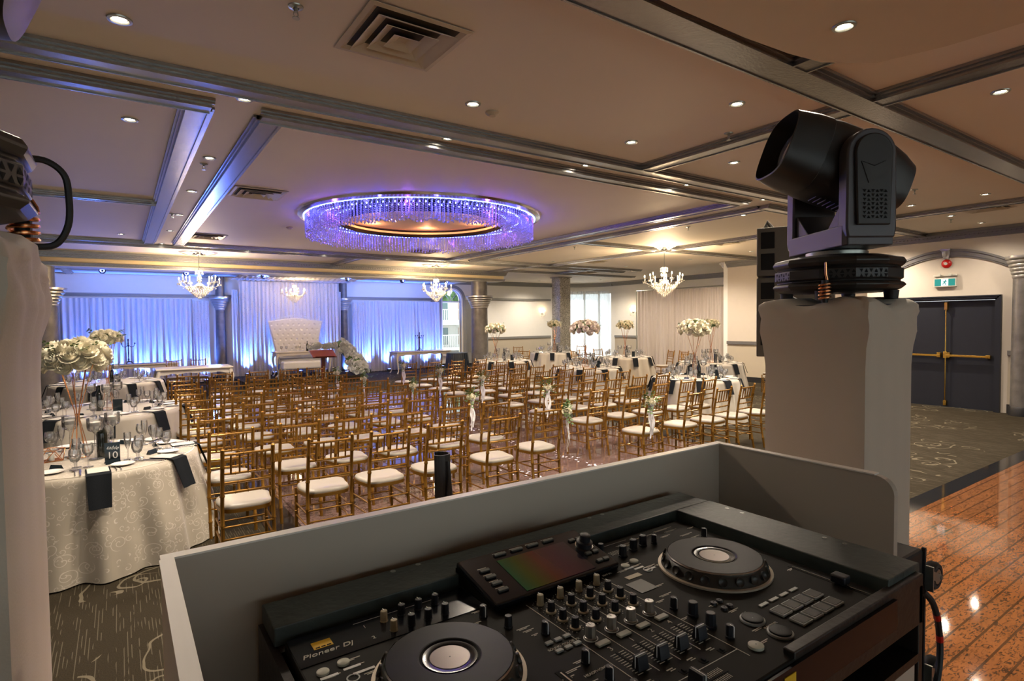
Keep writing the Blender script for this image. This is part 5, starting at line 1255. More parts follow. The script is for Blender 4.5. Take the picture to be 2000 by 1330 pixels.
def moving_head():
    o = empty('moving_head_light')
    def ngon(z, r, n=12, sq=1.0): return [(r * cos(2 * pi * (i + .5) / n) * sq, r * sin(2 * pi * (i + .5) / n), z) for i in range(n)]
    b = MB(); prof = [(.028, .165), (.034, .198), (.048, .214), (.058, .206), (.060, .197), (.067, .197), (.069, .206), (.104, .206), (.106, .197), (.112, .197), (.114, .206), (.128, .214), (.142, .205), (.152, .165), (.158, .12)]
    v = []; n = 12
    for z, r in prof: v += ngon(z, r, n)
    f = [(k * n + i, k * n + (i + 1) % n, (k + 1) * n + (i + 1) % n, (k + 1) * n + i) for k in range(len(prof) - 1) for i in range(n)] + [tuple(range(n))[::-1], tuple((len(prof) - 1) * n + i for i in range(n))]
    bo = b.add(v, f).build('base_housing', 'plastic', o, ang=20, bevel=.003)
    for sx in (-1, 1):
        for sy in (-1, 1): MB().lathe([(.020, 0), (.024, .03)], 12, c=(sx * .12, sy * .12, 0)).build('foot', 'rubber', o)
    for k in range(12):
        a = 2 * pi * (k) / 12; m = Matrix.Rotation(a, 4, 'Z'); vg = MB(); cr_ = cos(pi / 12) * .205 + .0015
        for row, (z0, hh) in enumerate(((.070, .012), (.086, .012))):
            for t in range(6):
                y = -.042 + t * .0165; up = (t + row) % 2
                vg.add([(cr_, y, z0 + (hh if up else 0)), (cr_, y + .013, z0 + (hh if up else 0)), (cr_, y + .0065, z0 + (0 if up else hh)), (cr_ - .003, y, z0), (cr_ - .003, y + .013, z0), (cr_ - .003, y + .0065, z0 + hh)], [(0, 1, 2), (3, 4, 5)], m)
        if k % 3 != 1: vg.build('vent_grille', 'felt', bo, smooth=False)
    MB().lathe([(.10, .156), (.10, .172), (.085, .176)], 24).build('pan_bearing', 'zinc', o)
    yk = MB(); yk.prism([(-.075, -.19), (.075, -.19), (.085, -.17), (.085, .17), (.075, .19), (-.075, .19), (-.085, .17), (-.085, -.17)], .176, .245)
    yk.add([(-.07, -.145, .245), (.07, -.145, .245), (.07, -.145, .33), (-.07, -.145, .33), (-.07, -.06, .245), (.07, -.06, .245)], [(0, 1, 2, 3), (0, 4, 5, 1), (3, 2, 5, 4), (0, 3, 4), (1, 5, 2)])
    yk.add([(-.07, .145, .245), (.07, .145, .245), (.07, .145, .33), (-.07, .145, .33), (-.07, .06, .245), (.07, .06, .245)], [(3, 2, 1, 0), (1, 5, 4, 0), (4, 5, 2, 3), (4, 3, 0), (2, 5, 1)])
    yk.build('yoke_base', 'plastic2', o, smooth=False, bevel=.004)
    PZ = .475
    for s in (-1, 1):
        pts = [(-.078, .20), (.078, .20), (.084, .23)] + [(.082 * cos(a), PZ + .082 * sin(a)) for a in [pi * i / 14 for i in range(15)]] + [(-.084, .23)]
        mm = Matrix(((1, 0, 0, 0), (0, 0, 1, 0), (0, 1, 0, 0), (0, 0, 0, 1)))
        ao = MB().prism(pts, s * .145, s * .195, mm).build('yoke_arm', 'plastic2', o, ang=30, bevel=.006)
        pts2 = [(-.055, .24), (.055, .24)] + [(.062 * cos(a), PZ + .062 * sin(a)) for a in [pi * i / 14 for i in range(15)]]
        ci = MB().prism(pts2, s * .194, s * .208, mm).build('arm_cover', 'plastic', ao, ang=30, bevel=.004)
        vg = MB()
        for r_ in range(7):
            for t in range(6):
                x = -.042 + t * .014; z = .26 + r_ * .014; up = t % 2; y = s * .2095
                vg.add([(x, y, z + (.010 if up else 0)), (x + .012, y, z + (.010 if up else 0)), (x + .006, y, z + (0 if up else .010)), (x, y - s * .003, z), (x + .012, y - s * .003, z), (x + .006, y - s * .003, z + .01)], [(0, 1, 2), (3, 4, 5)])
        vg.build('vent_grille', 'felt', ao, smooth=False)
        MB().tube([(-.035, s * .2085, PZ - .03), (.0, s * .2085, PZ - .045), (.045, s * .2085, PZ - .03), (.02, s * .2085, PZ - .10)], .002, 5).build('maker_mark', 'rubber', ao)
    hd_ = empty('head'); hd_.parent = o; hd_.location = (0, 0, PZ); hd_.rotation_euler = (0, -radians(20), 0)
    RX_ = Matrix.Rotation(pi / 2, 4, 'Y')  # z axis -> +x
    sqf = lambda a, z: 1 / (abs(cos(a)) ** 3.2 + abs(sin(a)) ** 3.2) ** (1 / 3.2) * .93
    MB().lathe([(.05, -.235), (.095, -.225), (.118, -.17), (.136, -.10), (.142, 0), (.142, .08), (.138, .11), (.1385, .112)], 48, mx=RX_, fn=sqf).build('barrel', 'plastic', hd_, ang=50)
    MB().lathe([(.141, .112), (.139, .16), (.128, .235), (.122, .237), (.118, .20), (.115, .13), (.001, .128)], 48, mx=RX_, cap=False, fn=sqf).build('lens_hood', 'plastic', hd_, ang=50)
    MB().lathe([(.105, .15), (.10, .168), (.08, .185), (.05, .196), (.001, .20)], 40, mx=RX_, cap=False).build('front_lens', 'lens', hd_)
    MB().lathe([(.1395, .1105), (.1405, .112), (.1395, .1135)], 48, mx=RX_, cap=False, fn=sqf).build('seam_ring', 'zinc', hd_)
    rb = MB()
    for k in range(7): rb.tube([(-.05 + k * .018, 0, -.143), (-.05 + k * .018, .05, -.138)], .003, 5)
    rb.build('cooling_ribs', 'plastic', hd_)
    m = MB(); m.tube([(0, -.20, .095), (0, -.235, .093)], .013, 12); m.build('power_inlet', 'brass', o)
    m = MB(); m.tube([(0, -.235, .093), (0, -.27, .09), (.01, -.30, .075), (.015, -.30, .03), (.0, -.27, .012)], [.014, .012, .007, .006, .006], 8); m.build('power_plug_cable', 'rubber', o)
    return o
mh = moving_head(); MT = snapshot(mh); mh.location = (2.15, 1.05, 1.882); mh.rotation_euler.z = radians(147); tag(mh, 'large black moving head stage light on the right fabric tower', 'stage light')
mh2 = copy_tree(MT); mh2.location = (-.31, 1.17, 1.957); mh2.rotation_euler.z = radians(180); tag(mh2, 'black moving head stage light cropped at the left edge', 'stage light')
def coil(x, y, z, r, label, turns=5, pitch=.011, rz=0, arm=.07):
    o = empty('coiled_hook', (x, y, z), rz, label, 'hook')
    MB().tube([(r * cos(t), r * sin(t), pitch * t / (2 * pi)) for t in [i * pi / 6 for i in range(turns * 12 + 1)]] + [(r * .9, .0, pitch * turns + .01), (r * .4, 0, pitch * turns + .03), (r * .2, 0, pitch * turns + arm)], .0036, 8).build('copper_coil', 'copper', o)
    MB().tube([(0, 0, -.01), (0, 0, pitch * turns + .01)], r * .6, 10).build('black_core', 'rubber', o)
coil(1.942, .985, 1.880, .017, 'copper wire coil with upright end on the right tower')
coil(-.135, 1.33, 1.962, .021, 'copper wire coil beside the left black light', pitch=.012)
ck = MB().tube(smoothpath([(-.13, 1.20, 2.085), (-.095, 1.215, 2.092), (-.070, 1.225, 2.075), (-.064, 1.228, 2.04), (-.066, 1.228, 1.99), (-.085, 1.225, 1.955), (-.125, 1.22, 1.95)]), .0055, 8)
tag(ck.build('safety_cable', 'rubber', None), 'thin dark cable bending down beside the left black light', 'cable')
# line array speaker behind the right tower
sp_ = empty('line_array_speaker', (2.856, 1.668, 0), radians(-60), 'grey grilled speaker column standing behind the right moving light', 'speaker')
MB().b2(-.12, .24, -.05, .3, 1.62, 2.03).build('lower_cabinet', 'speaker', sp_, smooth=False, bevel=.006); MB().b2(-.12, .24, -.05, .3, 2.04, 2.29).build('upper_cabinet', 'speaker', sp_, smooth=False, bevel=.006)
for z in (1.68, 1.80, 1.92, 2.07, 2.18): MB().b2(-.10, -.035, -.056, -.05, z, z + .085).build('grille', 'felt', sp_, smooth=False, bevel=.004)
MB().tube([(-.08, -.02, 2.29), (-.07, -.02, 2.32), (-.05, -.02, 2.29)], .012, 8).build('rigging_lug', 'speaker', sp_)
MB().tube([(.05, .1, .0), (.05, .1, 1.62)], .03, 12).build('pole', 'plastic', sp_); MB().lathe([(.22, 0), (.22, .02), (.04, .04)], 20, c=(.05, .1, 0)).build('base_plate', 'plastic', sp_)

# ================================================================= DJ BOOTH, DESK, CONTROLLER
ZBT = 1.46
bo = empty('booth_facade', (0, 0, 0), 0, 'white three-sided booth facade around the mixing console', 'booth')
MB().b2(.045, 1.43, 1.012, 1.03, 0, ZBT).build('front_panel', 'booth', bo, smooth=False)
MB().b2(.042, .058, .28, 1.012, 0, ZBT).build('left_panel', 'booth', bo, smooth=False)
pr = [(1.012, 0), (1.012, ZBT), (.60, ZBT)] + [(.56 + .04 - .04 * sin(a), ZBT - .04 + .04 * cos(a)) for a in [pi / 2 * k / 6 for k in range(7)]] + [(.56, 0)]
MB().add([(1.412, y, z) for y, z in pr] + [(1.43, y, z) for y, z in pr], [tuple(range(len(pr))), tuple(range(len(pr), 2 * len(pr)))[::-1]] + [(i, len(pr) + i, len(pr) + (i + 1) % len(pr), (i + 1) % len(pr)) for i in range(len(pr))]).build('right_panel', 'booth', bo, smooth=False)
e = MB(); e.b2(.042, 1.432, 1.010, 1.032, ZBT, ZBT + .003); e.b2(.040, .060, .28, 1.01, ZBT, ZBT + .003); e.b2(1.410, 1.432, .60, 1.012, ZBT, ZBT + .003); e.build('top_edging', 'boothedge', bo, smooth=False)
# desk
dk = empty('dj_desk', (0, 0, 0), 0, 'dark stained wooden desk with cubby that holds the console', 'desk')
ZT = 1.365
rim = MB(); rim.b2(.178, 1.205, .895, .985, ZT - .03, ZT); rim.build('back_board', 'case', dk, smooth=False, bevel=.002)
rim = MB(); rim.prism([(1.085, .437), (1.210, .437), (1.210, .8949), (1.085, .8949)], ZT - .03, ZT); rim.build('right_board', 'case', dk, smooth=False, bevel=.002)
MB().b2(.172, .184, .36, .985, 1.0, ZT - .032).build('left_side', 'casebr', dk, smooth=False)
fb = MB(); fb.b2(.765, 1.195, .425, .443, 1.262, ZT - .012); fb.build('front_rail', 'casebr', dk, smooth=False, bevel=.002)
fb = MB(); fb.b2(1.178, 1.196, .425, .985, .0, ZT - .031); fb.build('right_side', 'casebr', dk, smooth=False, bevel=.002)
MB().b2(.184, 1.178, .443, .985, 1.262, 1.275).build('tray', 'felt', dk, smooth=False)
MB().b2(.765, 1.178, .425, .985, 1.195, 1.21).build('cubby_shelf', 'casebr', dk, smooth=False)
MB().b2(.765, .78, .43, .985, 0, 1.262).build('divider', 'casebr', dk, smooth=False)
MB().b2(.184, 1.178, .975, .985, 0, 1.26).build('back_panel', 'casebr', dk, smooth=False)
MB().b2(.90, 1.17, .428, .44, .75, 1.194).build('lower_panel', 'booth', dk, smooth=False)
scw = MB()
for x, y in ((.40, .975), (.45, .975), (.88, .975), (.92, .975), (1.19, .83), (1.19, .79), (1.19, .60), (1.19, .56)): scw.lathe([(.005, ZT), (.005, ZT + .001), (.001, ZT + .0012)], 12, c=(x, y, 0), cap=False)
scw.build('screws', 'zinc', dk)
XO, YO, ZK = .19, .885, 1.345
ct = empty('dj_controller', (XO, YO, ZK), 0, 'black all-in-one DJ controller with two jog wheels and central screen', 'dj controller')
# local frame: u = +x, v = -y from the back edge
def U(u, v, z=0): return (u, -v, z)
MB().b2(0, .885, -.46, 0, -.06, 0).build('chassis', 'deck', ct, smooth=False, bevel=.003)
MB().b2(.002, .30, -.085, -.002, 0, .0012).build('left_header', 'deckglossy', ct, smooth=False)
fx = MB(); fx.b2(.0, .885, -.466, -.46, -.055, -.004); fx.build('front_face', 'deckglossy', ct, smooth=False)
# screen unit
su = empty('screen_unit'); su.parent = ct; su.location = (.442, -.112, .002); su.rotation_euler = (radians(11), 0, 0)
MB().b2(-.14, .14, 0, .135, -.0, .012).build('bezel', 'deckglossy', su, smooth=False, bevel=.003)
sk2 = MB(); sk2.add([(-.14, 0, 0), (.14, 0, 0), (.14, .135, 0), (-.14, .135, 0), (-.14, .13, -.026), (.14, .13, -.026)], [(0, 1, 2, 3), (2, 3, 4, 5), (0, 3, 4), (1, 5, 2)]); sk2.build('wedge', 'deck', su, smooth=False)
MB().b2(-.072, .086, .008, .105, .012, .0128).build('display_screen', 'screen', su, smooth=False)
def sbutton(x, y, w=.02, h=.008): MB().b2(x - w / 2, x + w / 2, y - h / 2, y + h / 2, .012, .0155).build('button', 'pad', su, smooth=False, bevel=.001)
for i in range(4): sbutton(-.055 + i * .038, .120, .026, .007)
for i in range(4): sbutton(-.108, .088 - i * .020)
for x, y in ((.104, .100), (.122, .100), (.104, .05), (.122, .05), (.108, .022), (.124, .022)): sbutton(x, y, .014, .008)
pk = MB()
for i in range(4): pk.b2(-.068 + i * .038, -.045 + i * .038, .126, .1275, .012, .0123); pk.b2(-.118, -.10, .096 - i * .020, .0975 - i * .02, .012, .0123)
pk.build('print', 'print', su, smooth=False)['kind'] = 'stuff'
kn = MB().lathe([(.016, .012), (.016, .022), (.011, .024), (.0105, .036), (.009, .037)], 20, c=(.115, .075, 0)); kn.build('selector_knob', 'knob', su)
MB().lathe([(.018, .012), (.018, .014), (.0165, .0142)], 24, c=(.115, .075, 0)).build('knob_ring', 'steel', su)
# knobs
def knob_me(r, h, mat, skirt=None, name='rotary_knob', flut=True):
    m = MB().lathe([(r * 1.12, 0), (r * 1.12, h * .12), (r, h * .16), (r * .92, h * .96), (r * .8, h)], 18, fn=(lambda a, z: 1 + .035 * cos(a * 9)) if flut else None)
    me = m.mesh(name, mat); me.materials.append(M['white']); n = len(me.vertices)
    return me
K_EQ = knob_me(.0062, .018, 'knob'); K_TR = knob_me(.0058, .018, 'knobbeige'); K_SM = knob_me(.006, .019, 'knob'); K_CF = knob_me(.0082, .021, 'knobsilver'); K_BIG = knob_me(.008, .022, 'knob')
SKIRT = MB().lathe([(.0088, 0), (.0088, .0022), (.007, .003)], 20).mesh('light_skirt', 'knobbeige')
MARK = MB().b2(-.0006, .0006, .0, .006, .0, .0008).mesh('pointer_mark', 'white', smooth=False)
MARKV = MB().b2(-.0006, .0006, -.0075, -.0064, 0.002, .0185).b2(-.0006, .0006, -.0068, .0, .018, .0192).mesh('pointer_mark', 'white', smooth=False)
RINGK = MB().lathe([(.0112, 0), (.0112, .0008), (.0100, .0008), (.0100, 0)], 22, cap=False).mesh('dial_ring', 'white')
def knob(u, v, me, h, skirt=None, mark='top', a=0.0):
    o = inst(me, 'rotary_knob', U(u, v, .0), a, None, None, None, ct)
    if mark == 'top': inst(MARK, 'pointer_mark', (0, 0, h), 0, None, None, None, o)
    elif mark == 'side': inst(MARKV, 'pointer_mark', (0, 0, 0), 0, None, None, None, o)
    if skirt: inst(skirt, 'dial_skirt', (0, 0, 0), 0, None, None, None, o)
for i, u in enumerate((.378, .421, .463, .505)):
    knob(u, .133, K_TR, .018)
    for v in (.162, .192, .222): knob(u, v, K_EQ, .018, SKIRT)
    knob(u, .257, K_CF, .021, RINGK)
for u, v in ((.144, .031), (.175, .028), (.205, .028), (.235, .029)): knob(u, v, K_TR if u < .15 else K_EQ, .018)
for u, v in ((.146, .066), (.175, .066), (.204, .066), (.234, .067)): knob(u, v, K_TR if u < .15 else K_EQ, .018)
for u, v in ((.28, .11), (.331, .207), (.331, .298), (.331, .345), (.335, .385), (.734, .064), (.850, .102), (.549, .27), (.549, .375)): knob(u, v, K_SM, .019, mark='side')
for u, v in ((.632, .073), (.673, .062), (.706, .058)): knob(u, v, K_BIG, .022)
knob(.609, .034, K_SM, .018); knob(.557, .302, K_BIG, .021); knob(.551, .340, K_BIG, .022, mark=None)
knob(.295, .16, K_SM, .012, mark=None)
# faders
def fader(u, v0, v1, vc, horiz=False):
    s = MB(); s.b2(u - .0012, u + .0012, -v1, -v0, 0, .0006) if not horiz else s.b2(v0, v1, -u - .0012, -u + .0012, 0, .0006)
    s.build('fader_slot', 'felt', ct, smooth=False)
    c = MB()
    if not horiz:
        c.add([(u - .010, -vc - .0075, .002), (u + .010, -vc - .0075, .002), (u + .010, -vc + .0075, .002), (u - .010, -vc + .0075, .002), (u - .009, -vc - .004, .020), (u + .009, -vc - .004, .020), (u + .009, -vc + .004, .020), (u - .009, -vc + .004, .020)], [(0, 1, 5, 4), (1, 2, 6, 5), (2, 3, 7, 6), (3, 0, 4, 7), (4, 5, 6, 7)])
    else:
        c.add([(vc - .0075, -u - .012, .002), (vc + .0075, -u - .012, .002), (vc + .0075, -u + .012, .002), (vc - .0075, -u + .012, .002), (vc - .004, -u - .011, .022), (vc + .004, -u - .011, .022), (vc + .004, -u + .011, .022), (vc - .004, -u + .011, .022)], [(0, 1, 5, 4), (1, 2, 6, 5), (2, 3, 7, 6), (3, 0, 4, 7), (4, 5, 6, 7)])
    fc_ = c.build('fader_cap', 'knob', ct, smooth=False, bevel=.0008)
    ln_ = MB()
    if not horiz: ln_.b2(u - .009, u + .009, -vc - .0006, -vc + .0006, .020, .0206); ln_.b2(u - .0103, u - .0097, -vc - .0006, -vc + .0006, .004, .0206)
    else: ln_.b2(vc - .0006, vc + .0006, -u - .011, -u + .011, .022, .0226); ln_.b2(vc - .0006, vc + .0006, -u - .0125, -u - .0117, .004, .0226)
    ln_.build('pointer_mark', 'white', fc_, smooth=False)
pr_ = MB()
for i, u in enumerate((.382, .425, .467, .509)):
    fader(u, .305, .365, .352)
    for k in range(11):
        v = .308 + k * .0052
        for s in (-1, 1): pr_.b2(u + s * .003, u + s * .013, -v - .0006, -v + .0006, 0, .0004)
    MB().b2(u - .0115, u + .0115, -.284, -.2735, 0, .0035).build('cue_button', 'btn', ct, smooth=False, bevel=.001)
    text_mesh('channel_number', '3124'[i], .014, 'print', ct, U(u + .0, .295, .0004), (0, 0, 0))
    sw_ = MB().b2(u - .006, u + .006, -.395, -.385, 0, .0006); sw_.b2(u - .002, u + .002, -.393, -.387, 0, .003); sw_.build('assign_switch', 'felt', ct, smooth=False)
    pr_.b2(u - .018, u - .006, -.377, -.375, 0, .0004); pr_.b2(u - .014, u - .004, -.3805, -.379, 0, .0004)
fader(.423, .40, .475, .412, True)
for k in range(9):
    for s in (-1, 1): pr_.b2(.440 + k * .0035, .441 + k * .0035, -.423 + s * .003, -.423 + s * .012, 0, .0004)
for u, v0, v1 in ((.358, .12, .42), (.400, .12, .37), (.4435, .12, .37), (.4865, .12, .37), (.530, .12, .42)): pr_.b2(u - .0006, u + .0006, -v1, -v0, 0, .0004)
pr_.b2(.30, .53, -.4005, -.3995, 0, .0004)
rnd_ = random.Random(4)
# dial ticks around the eq knobs
for u in (.378, .421, .463, .505):
    for v in (.133, .162, .192, .222):
        for k in range(11):
            a = radians(-60 + 30 * k); pr_.box((u + .0125 * cos(a), -v + .0125 * sin(a), .0003), (.0014, .0014, .0004))
# scattered panel legends
for (u, v, w) in ((.05, .10, .03), (.02, .123, .025), (.055, .118, .025), (.07, .145, .02), (.11, .055, .02), (.12, .045, .012), (.255, .035, .04), (.255, .045, .03), (.27, .09, .02), (.25, .12, .02), (.30, .175, .025), (.305, .185, .02),
                  (.31, .20, .012), (.315, .29, .02), (.30, .335, .02), (.31, .375, .02), (.29, .30, .03), (.28, .31, .02), (.27, .33, .025), (.275, .345, .02), (.655, .03, .05), (.66, .038, .04), (.72, .025, .05), (.78, .02, .06), (.80, .035, .04), (.77, .05, .03), (.81, .07, .04), (.80, .09, .05),
                  (.60, .10, .02), (.605, .118, .03), (.625, .135, .03), (.65, .14, .03), (.57, .12, .03), (.58, .20, .025), (.56, .23, .03), (.54, .24, .02), (.60, .30, .03), (.61, .33, .025), (.59, .385, .03), (.57, .41, .02), (.53, .34, .015), (.53, .30, .015), (.86, .05, .02), (.85, .15, .02), (.85, .17, .015), (.835, .30, .015), (.84, .44, .03)):
    pr_.b2(u, u + w, -v - .0008, -v + .0008, 0, .0004); pr_.b2(u + .003, u + w * .7, -v - .0035, -v - .0022, 0, .0004)
for r_ in range(4):
    for k in range(9): pr_.b2(.618 + k * .0052, .6215 + k * .0052, -.046 - r_ * .004, -.0448 - r_ * .004, 0, .0004)
pr_.b2(.10, .25, -.0135, -.0128, 0, .0016); pr_.b2(.61, .70, -.016, -.015, 0, .0004)
prn = pr_.build('panel_print', 'print', ct, smooth=False); prn['kind'] = 'stuff'
for u, v, w in ((.018, .123, .024), (.05, .120, .024), (.058, .137, .03), (.59, .120, .022), (.605, .13, .024), (.618, .145, .028)): MB().b2(u, u + w, -v - .0025, -v + .0025, 0, .0008).build('label_strip', 'white', ct, smooth=False)
text_mesh('brand_lettering', 'Pioneer Dj', .0145, 'print', ct, U(.046, .062, .0016), (0, 0, 0), shear=.25, xs=1.15)
for ch_, u, v in (('1', .112, .031), ('2', .113, .068)): text_mesh('deck_number', ch_, .011, 'print', ct, U(u, v, .0016))
text_mesh('lettering', 'SOUND COLOR FX', .0068, 'print', ct, U(.335, .247, .0004)); text_mesh('lettering', 'HEADPHONES', .0068, 'print', ct, U(.33, .322, .0004)); text_mesh('lettering', 'BEAT FX', .006, 'print', ct, U(.548, .115, .0004))
text_mesh('lettering', 'CUE', .006, 'print', ct, U(.628, .347, .0004)); text_mesh('lettering', 'PLAY/PAUSE', .006, 'print', ct, U(.628, .392, .0004)); text_mesh('lettering', 'DJ', .03, 'print', ct, (.50, -.4665, -.032), (pi / 2, 0, 0), shear=.3)
for i in range(3):
    for j in range(2): MB().b2(.312 + i * .017, .324 + i * .017, -.236 - j * .024, -.229 - j * .024, 0, .003).build('effect_button', 'padedge', ct, smooth=False, bevel=.0006)
st_ = MB().b2(.030, .058, -.050, -.030, .0012, .0018); st_.build('yellow_sticker', 'sticker', ct, smooth=False)
s2 = MB(); 
for k in range(3): s2.b2(.033 + k * .008, .039 + k * .008, -.0485, -.0460, .0018, .0022)
s2.build('sticker_print', 'felt', ct, smooth=False)
MB().b2(.538, .566, -.4672, -.466, -.045, -.012).build('yellow_sticker', 'sticker', ct, smooth=False)
MB().b2(.545, .585, -.205, -.165, 0, .001).build('effect_display', 'platside', ct, smooth=False); MB().b2(.565, .60, -.155, -.143, 0, .0008).build('label_strip', 'knobbeige', ct, smooth=False)
# decks
def deck(u0, right):
    cu_, cv_ = u0, .212
    jw = empty('jog_wheel'); jw.parent = ct; jw.location = U(cu_, cv_, 0)
    MB().lathe([(.104, 0), (.104, .0035), (.0985, .0042), (.0985, 0)], 64, cap=False).build('outer_ring', 'jogring', jw)
    MB().lathe([(.0985, .002), (.094, .008), (.090, .020), (.086, .022)], 64, cap=False, fn=lambda a, z: 1 - (.022 * max(0, cos(a * 20)) ** 2 if .004 < z < .021 else 0)).build('grip_rim', 'platside', jw, ang=60)
    dm = MB()
    for k in range(20):
        a = 2 * pi * (k + .5) / 20; mx = Matrix.Rotation(a, 4, 'Z') @ Matrix.Translation((.0935, 0, .0135)) @ Matrix.Rotation(radians(68), 4, 'Y')
        dm.lathe([(.0078, -.0012), (.0076, .0022), (.0062, .0008), (.003, -.0002), (.0005, -.0004)], 14, mx=mx, cap=False)
    dm.build('finger_dimples', 'platside', jw, ang=60)
    MB().lathe([(.0865, .021), (.0875, .024), (.086, .026)], 64, cap=False).build('bright_edge', 'steel', jw)
    MB().lathe([(.086, .0255), (.085, .0262), (.043, .0262), (.041, .0258), (.038, .0235), (.001, .0235)], 64, cap=False).build('platter_top', 'platter', jw, ang=8)
    MB().lathe([(.0375, .0238), (.037, .0250), (.030, .0246), (.028, .0240)], 48, cap=False).build('display_bezel', 'deckglossy', jw)
    MB().lathe([(.027, .0242), (.001, .0243)], 40, cap=False).build('jog_display', 'jogdisp', jw)
    for v in (.367, .413):
        b = MB().lathe([(.019, 0), (.019, .003), (.0165, .0035)], 36, c=U(u0 - .116, v)).build('transport_ring', 'padedge', ct)
        MB().lathe([(.0163, .002), (.0163, .0055), (.014, .006), (.001, .005)], 36, c=U(u0 - .116, v), cap=False).build('transport_button', 'knobsilver' if False else 'platter', b)
    for j in range(2):
        for i in range(4):
            u = u0 - .056 + i * .0325; v = .379 + j * .033
            b = MB().b2(u - .0135, u + .0135, -v - .0125, -v + .0125, 0, .004).build('performance_pad', 'padedge', ct, smooth=False, bevel=.001)
            MB().b2(u - .0112, u + .0112, -v - .0102, -v + .0102, .004, .0046).build('pad_top', 'pad', b, smooth=False)
    for i in range(4): MB().b2(u0 - .068 + i * .030, u0 - .046 + i * .030, -.352, -.346, 0, .002).build('mode_button', 'padedge', ct, smooth=False)
    for i in range(2): MB().lathe([(.0085, 0), (.0085, .003), (.007, .0038)], 20, c=U(u0 - .140 + i * .030 if not right else u0 - .134 + i * .030, .110 - i * .006)).build('loop_button', 'btn', ct)
    for i in range(2):
        for j in range(2): MB().lathe([(.006, 0), (.005, .004), (.001, .0045)], 14, c=U(u0 - .122 + i * .015, .300 + j * .02), cap=False).build('search_button', 'knob', ct)
    MB().lathe([(.009, 0), (.009, .0012), (.007, .0012), (.007, 0)], 24, c=U(u0 - .110, .145), cap=False).build('button_ring', 'padedge', ct)
    uu = u0 + .122
    t = MB().b2(uu - .006, uu + .006, -.445, -.292, 0, .0008).build('tempo_slot', 'felt', ct, smooth=False)
    MB().b2(uu - .0012, uu + .0012, -.44, -.297, .0008, .0016).build('tempo_guide', 'steel', t, smooth=False)
    MB().b2(uu - .011, uu + .011, -.398, -.372, .003, .018).build('tempo_fader_cap', 'knob', t, smooth=False, bevel=.003)
deck(.165, False); deck(.735, True)
MB().lathe([(.011, 0), (.011, .004), (.009, .0048), (.001, .005)], 24, c=U(.556, .413), cap=False).build('effect_on_button', 'btn', ct)

# stand gadget behind booth
ph = empty('stand_clamp', (.625, 1.22, 0), .3, 'black curved clamp on a thin stand behind the booth panel', 'stand')
hc = MB(); n = 16
for i in range(n):
    a, b = radians(-70 - 250 * i / n), radians(-70 - 250 * (i + 1) / n)
    P_ = lambda r, t, z: (r * cos(t), r * sin(t), z)
    v = [P_(.024, a, 0), P_(.024, b, 0), P_(.024, b, .10), P_(.024, a, .10), P_(.020, a, 0), P_(.020, b, 0), P_(.020, b, .10), P_(.020, a, .10)]
    hc.add(v, [(0, 1, 2, 3), (7, 6, 5, 4), (3, 2, 6, 7), (0, 4, 5, 1)])
hc.build('curved_clip', 'rubber', ph, loc=(0, 0, 1.405), rot=(0, 0, radians(150))); MB().tube([(0, -.026, 1.34), (-.004, -.034, 1.40), (0, -.03, 1.46), (0, -.026, 1.49)], [.012, .008, .004, .004], 8).build('hinge_arm', 'rubber', ph)
MB().tube([(0, 0, 0), (0, 0, 1.40)], .012, 10).build('pole', 'rubber', ph); MB().lathe([(.12, 0), (.12, .015), (.02, .025)], 20).build('base', 'rubber', ph)

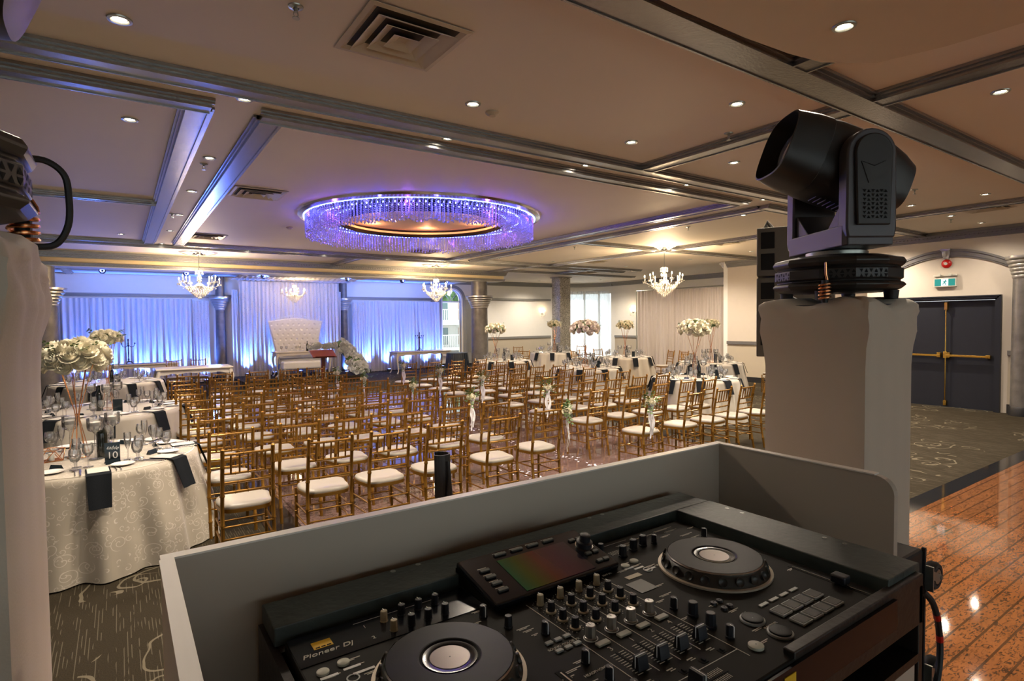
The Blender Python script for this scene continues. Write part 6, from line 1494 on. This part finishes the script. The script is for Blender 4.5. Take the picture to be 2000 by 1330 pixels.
# flight case with casters at right of the desk
fcx = empty('flight_case', (1.44, .62, 0), 0, 'black case standing on end with casters on its side, right of the desk', 'case')
MB().b2(-.0, .135, -.06, .16, .0, 1.265).build('body', 'plastic', fcx, smooth=False, bevel=.008)
e2 = MB()
for x in (-.0, .135):
    for y in (-.06, .16): e2.b2(x - .004, x + .004, y - .004, y + .004, 0, 1.267)
e2.build('edge_profile', 'rubber', fcx, smooth=False)
for z in (1.195, .955):
    cs = empty('caster'); cs.parent = fcx; cs.location = (.135, -.05, z)
    MB().b2(0, .005, -.03, .03, -.03, .03).build('mount_plate', 'zinc', cs, smooth=False); MB().lathe([(.018, 0), (.018, .016), (.012, .020)], 16, mx=Matrix.Translation((.005, 0, 0)) @ Matrix.Rotation(pi / 2, 4, 'Y')).build('swivel', 'zinc', cs)
    fk = MB()
    for s in (-1, 1): fk.add([(.022, s * .014, .014), (.022, s * .014, -.012), (.080, s * .016, -.028), (.088, s * .016, -.014), (.022, s * .016, .014), (.022, s * .016, -.012), (.080, s * .018, -.028), (.088, s * .018, -.014)], [(0, 1, 2, 3), (7, 6, 5, 4), (0, 3, 7, 4), (1, 5, 6, 2), (2, 6, 7, 3)])
    fk.b2(.020, .025, -.016, .016, -.014, .016); fk.build('fork', 'zinc', cs, smooth=False)
    MB().lathe([(.022, -.012), (.030, -.012), (.034, -.006), (.034, .006), (.030, .012), (.022, .012), (.020, .008), (.010, .009), (.009, .015), (.001, .015)], 36, mx=Matrix.Translation((.082, 0, -.02)) @ Matrix.Rotation(pi / 2, 4, 'X'), cap=False).build('wheel', 'rubber', cs)
    MB().lathe([(.018, -.0125), (.018, .0125)], 24, mx=Matrix.Translation((.082, 0, -.02)) @ Matrix.Rotation(pi / 2, 4, 'X')).build('wheel_hub', 'zinc', cs)
    MB().tube([(.082, -.021, -.02), (.082, .021, -.02)], .005, 10).build('axle', 'zinc', cs)
cbl = empty('black_cable', (0, 0, 0), 0, 'black cable with two red tape bands hanging beside the case', 'cable')
cp = [(1.53, .545, 1.18), (1.57, .54, 1.145), (1.60, .54, 1.10), (1.63, .545, 1.05), (1.637, .545, 1.0), (1.62, .542, .955), (1.58, .537, .925), (1.52, .532, .915), (1.45, .53, .915)]
sp2 = smoothpath(cp); MB().tube(sp2, .0072, 10).build('sheath', 'rubber', cbl)
for i in (11, 19): MB().tube(sp2[i:i + 3], .0078, 10).build('red_tape', 'red', cbl)
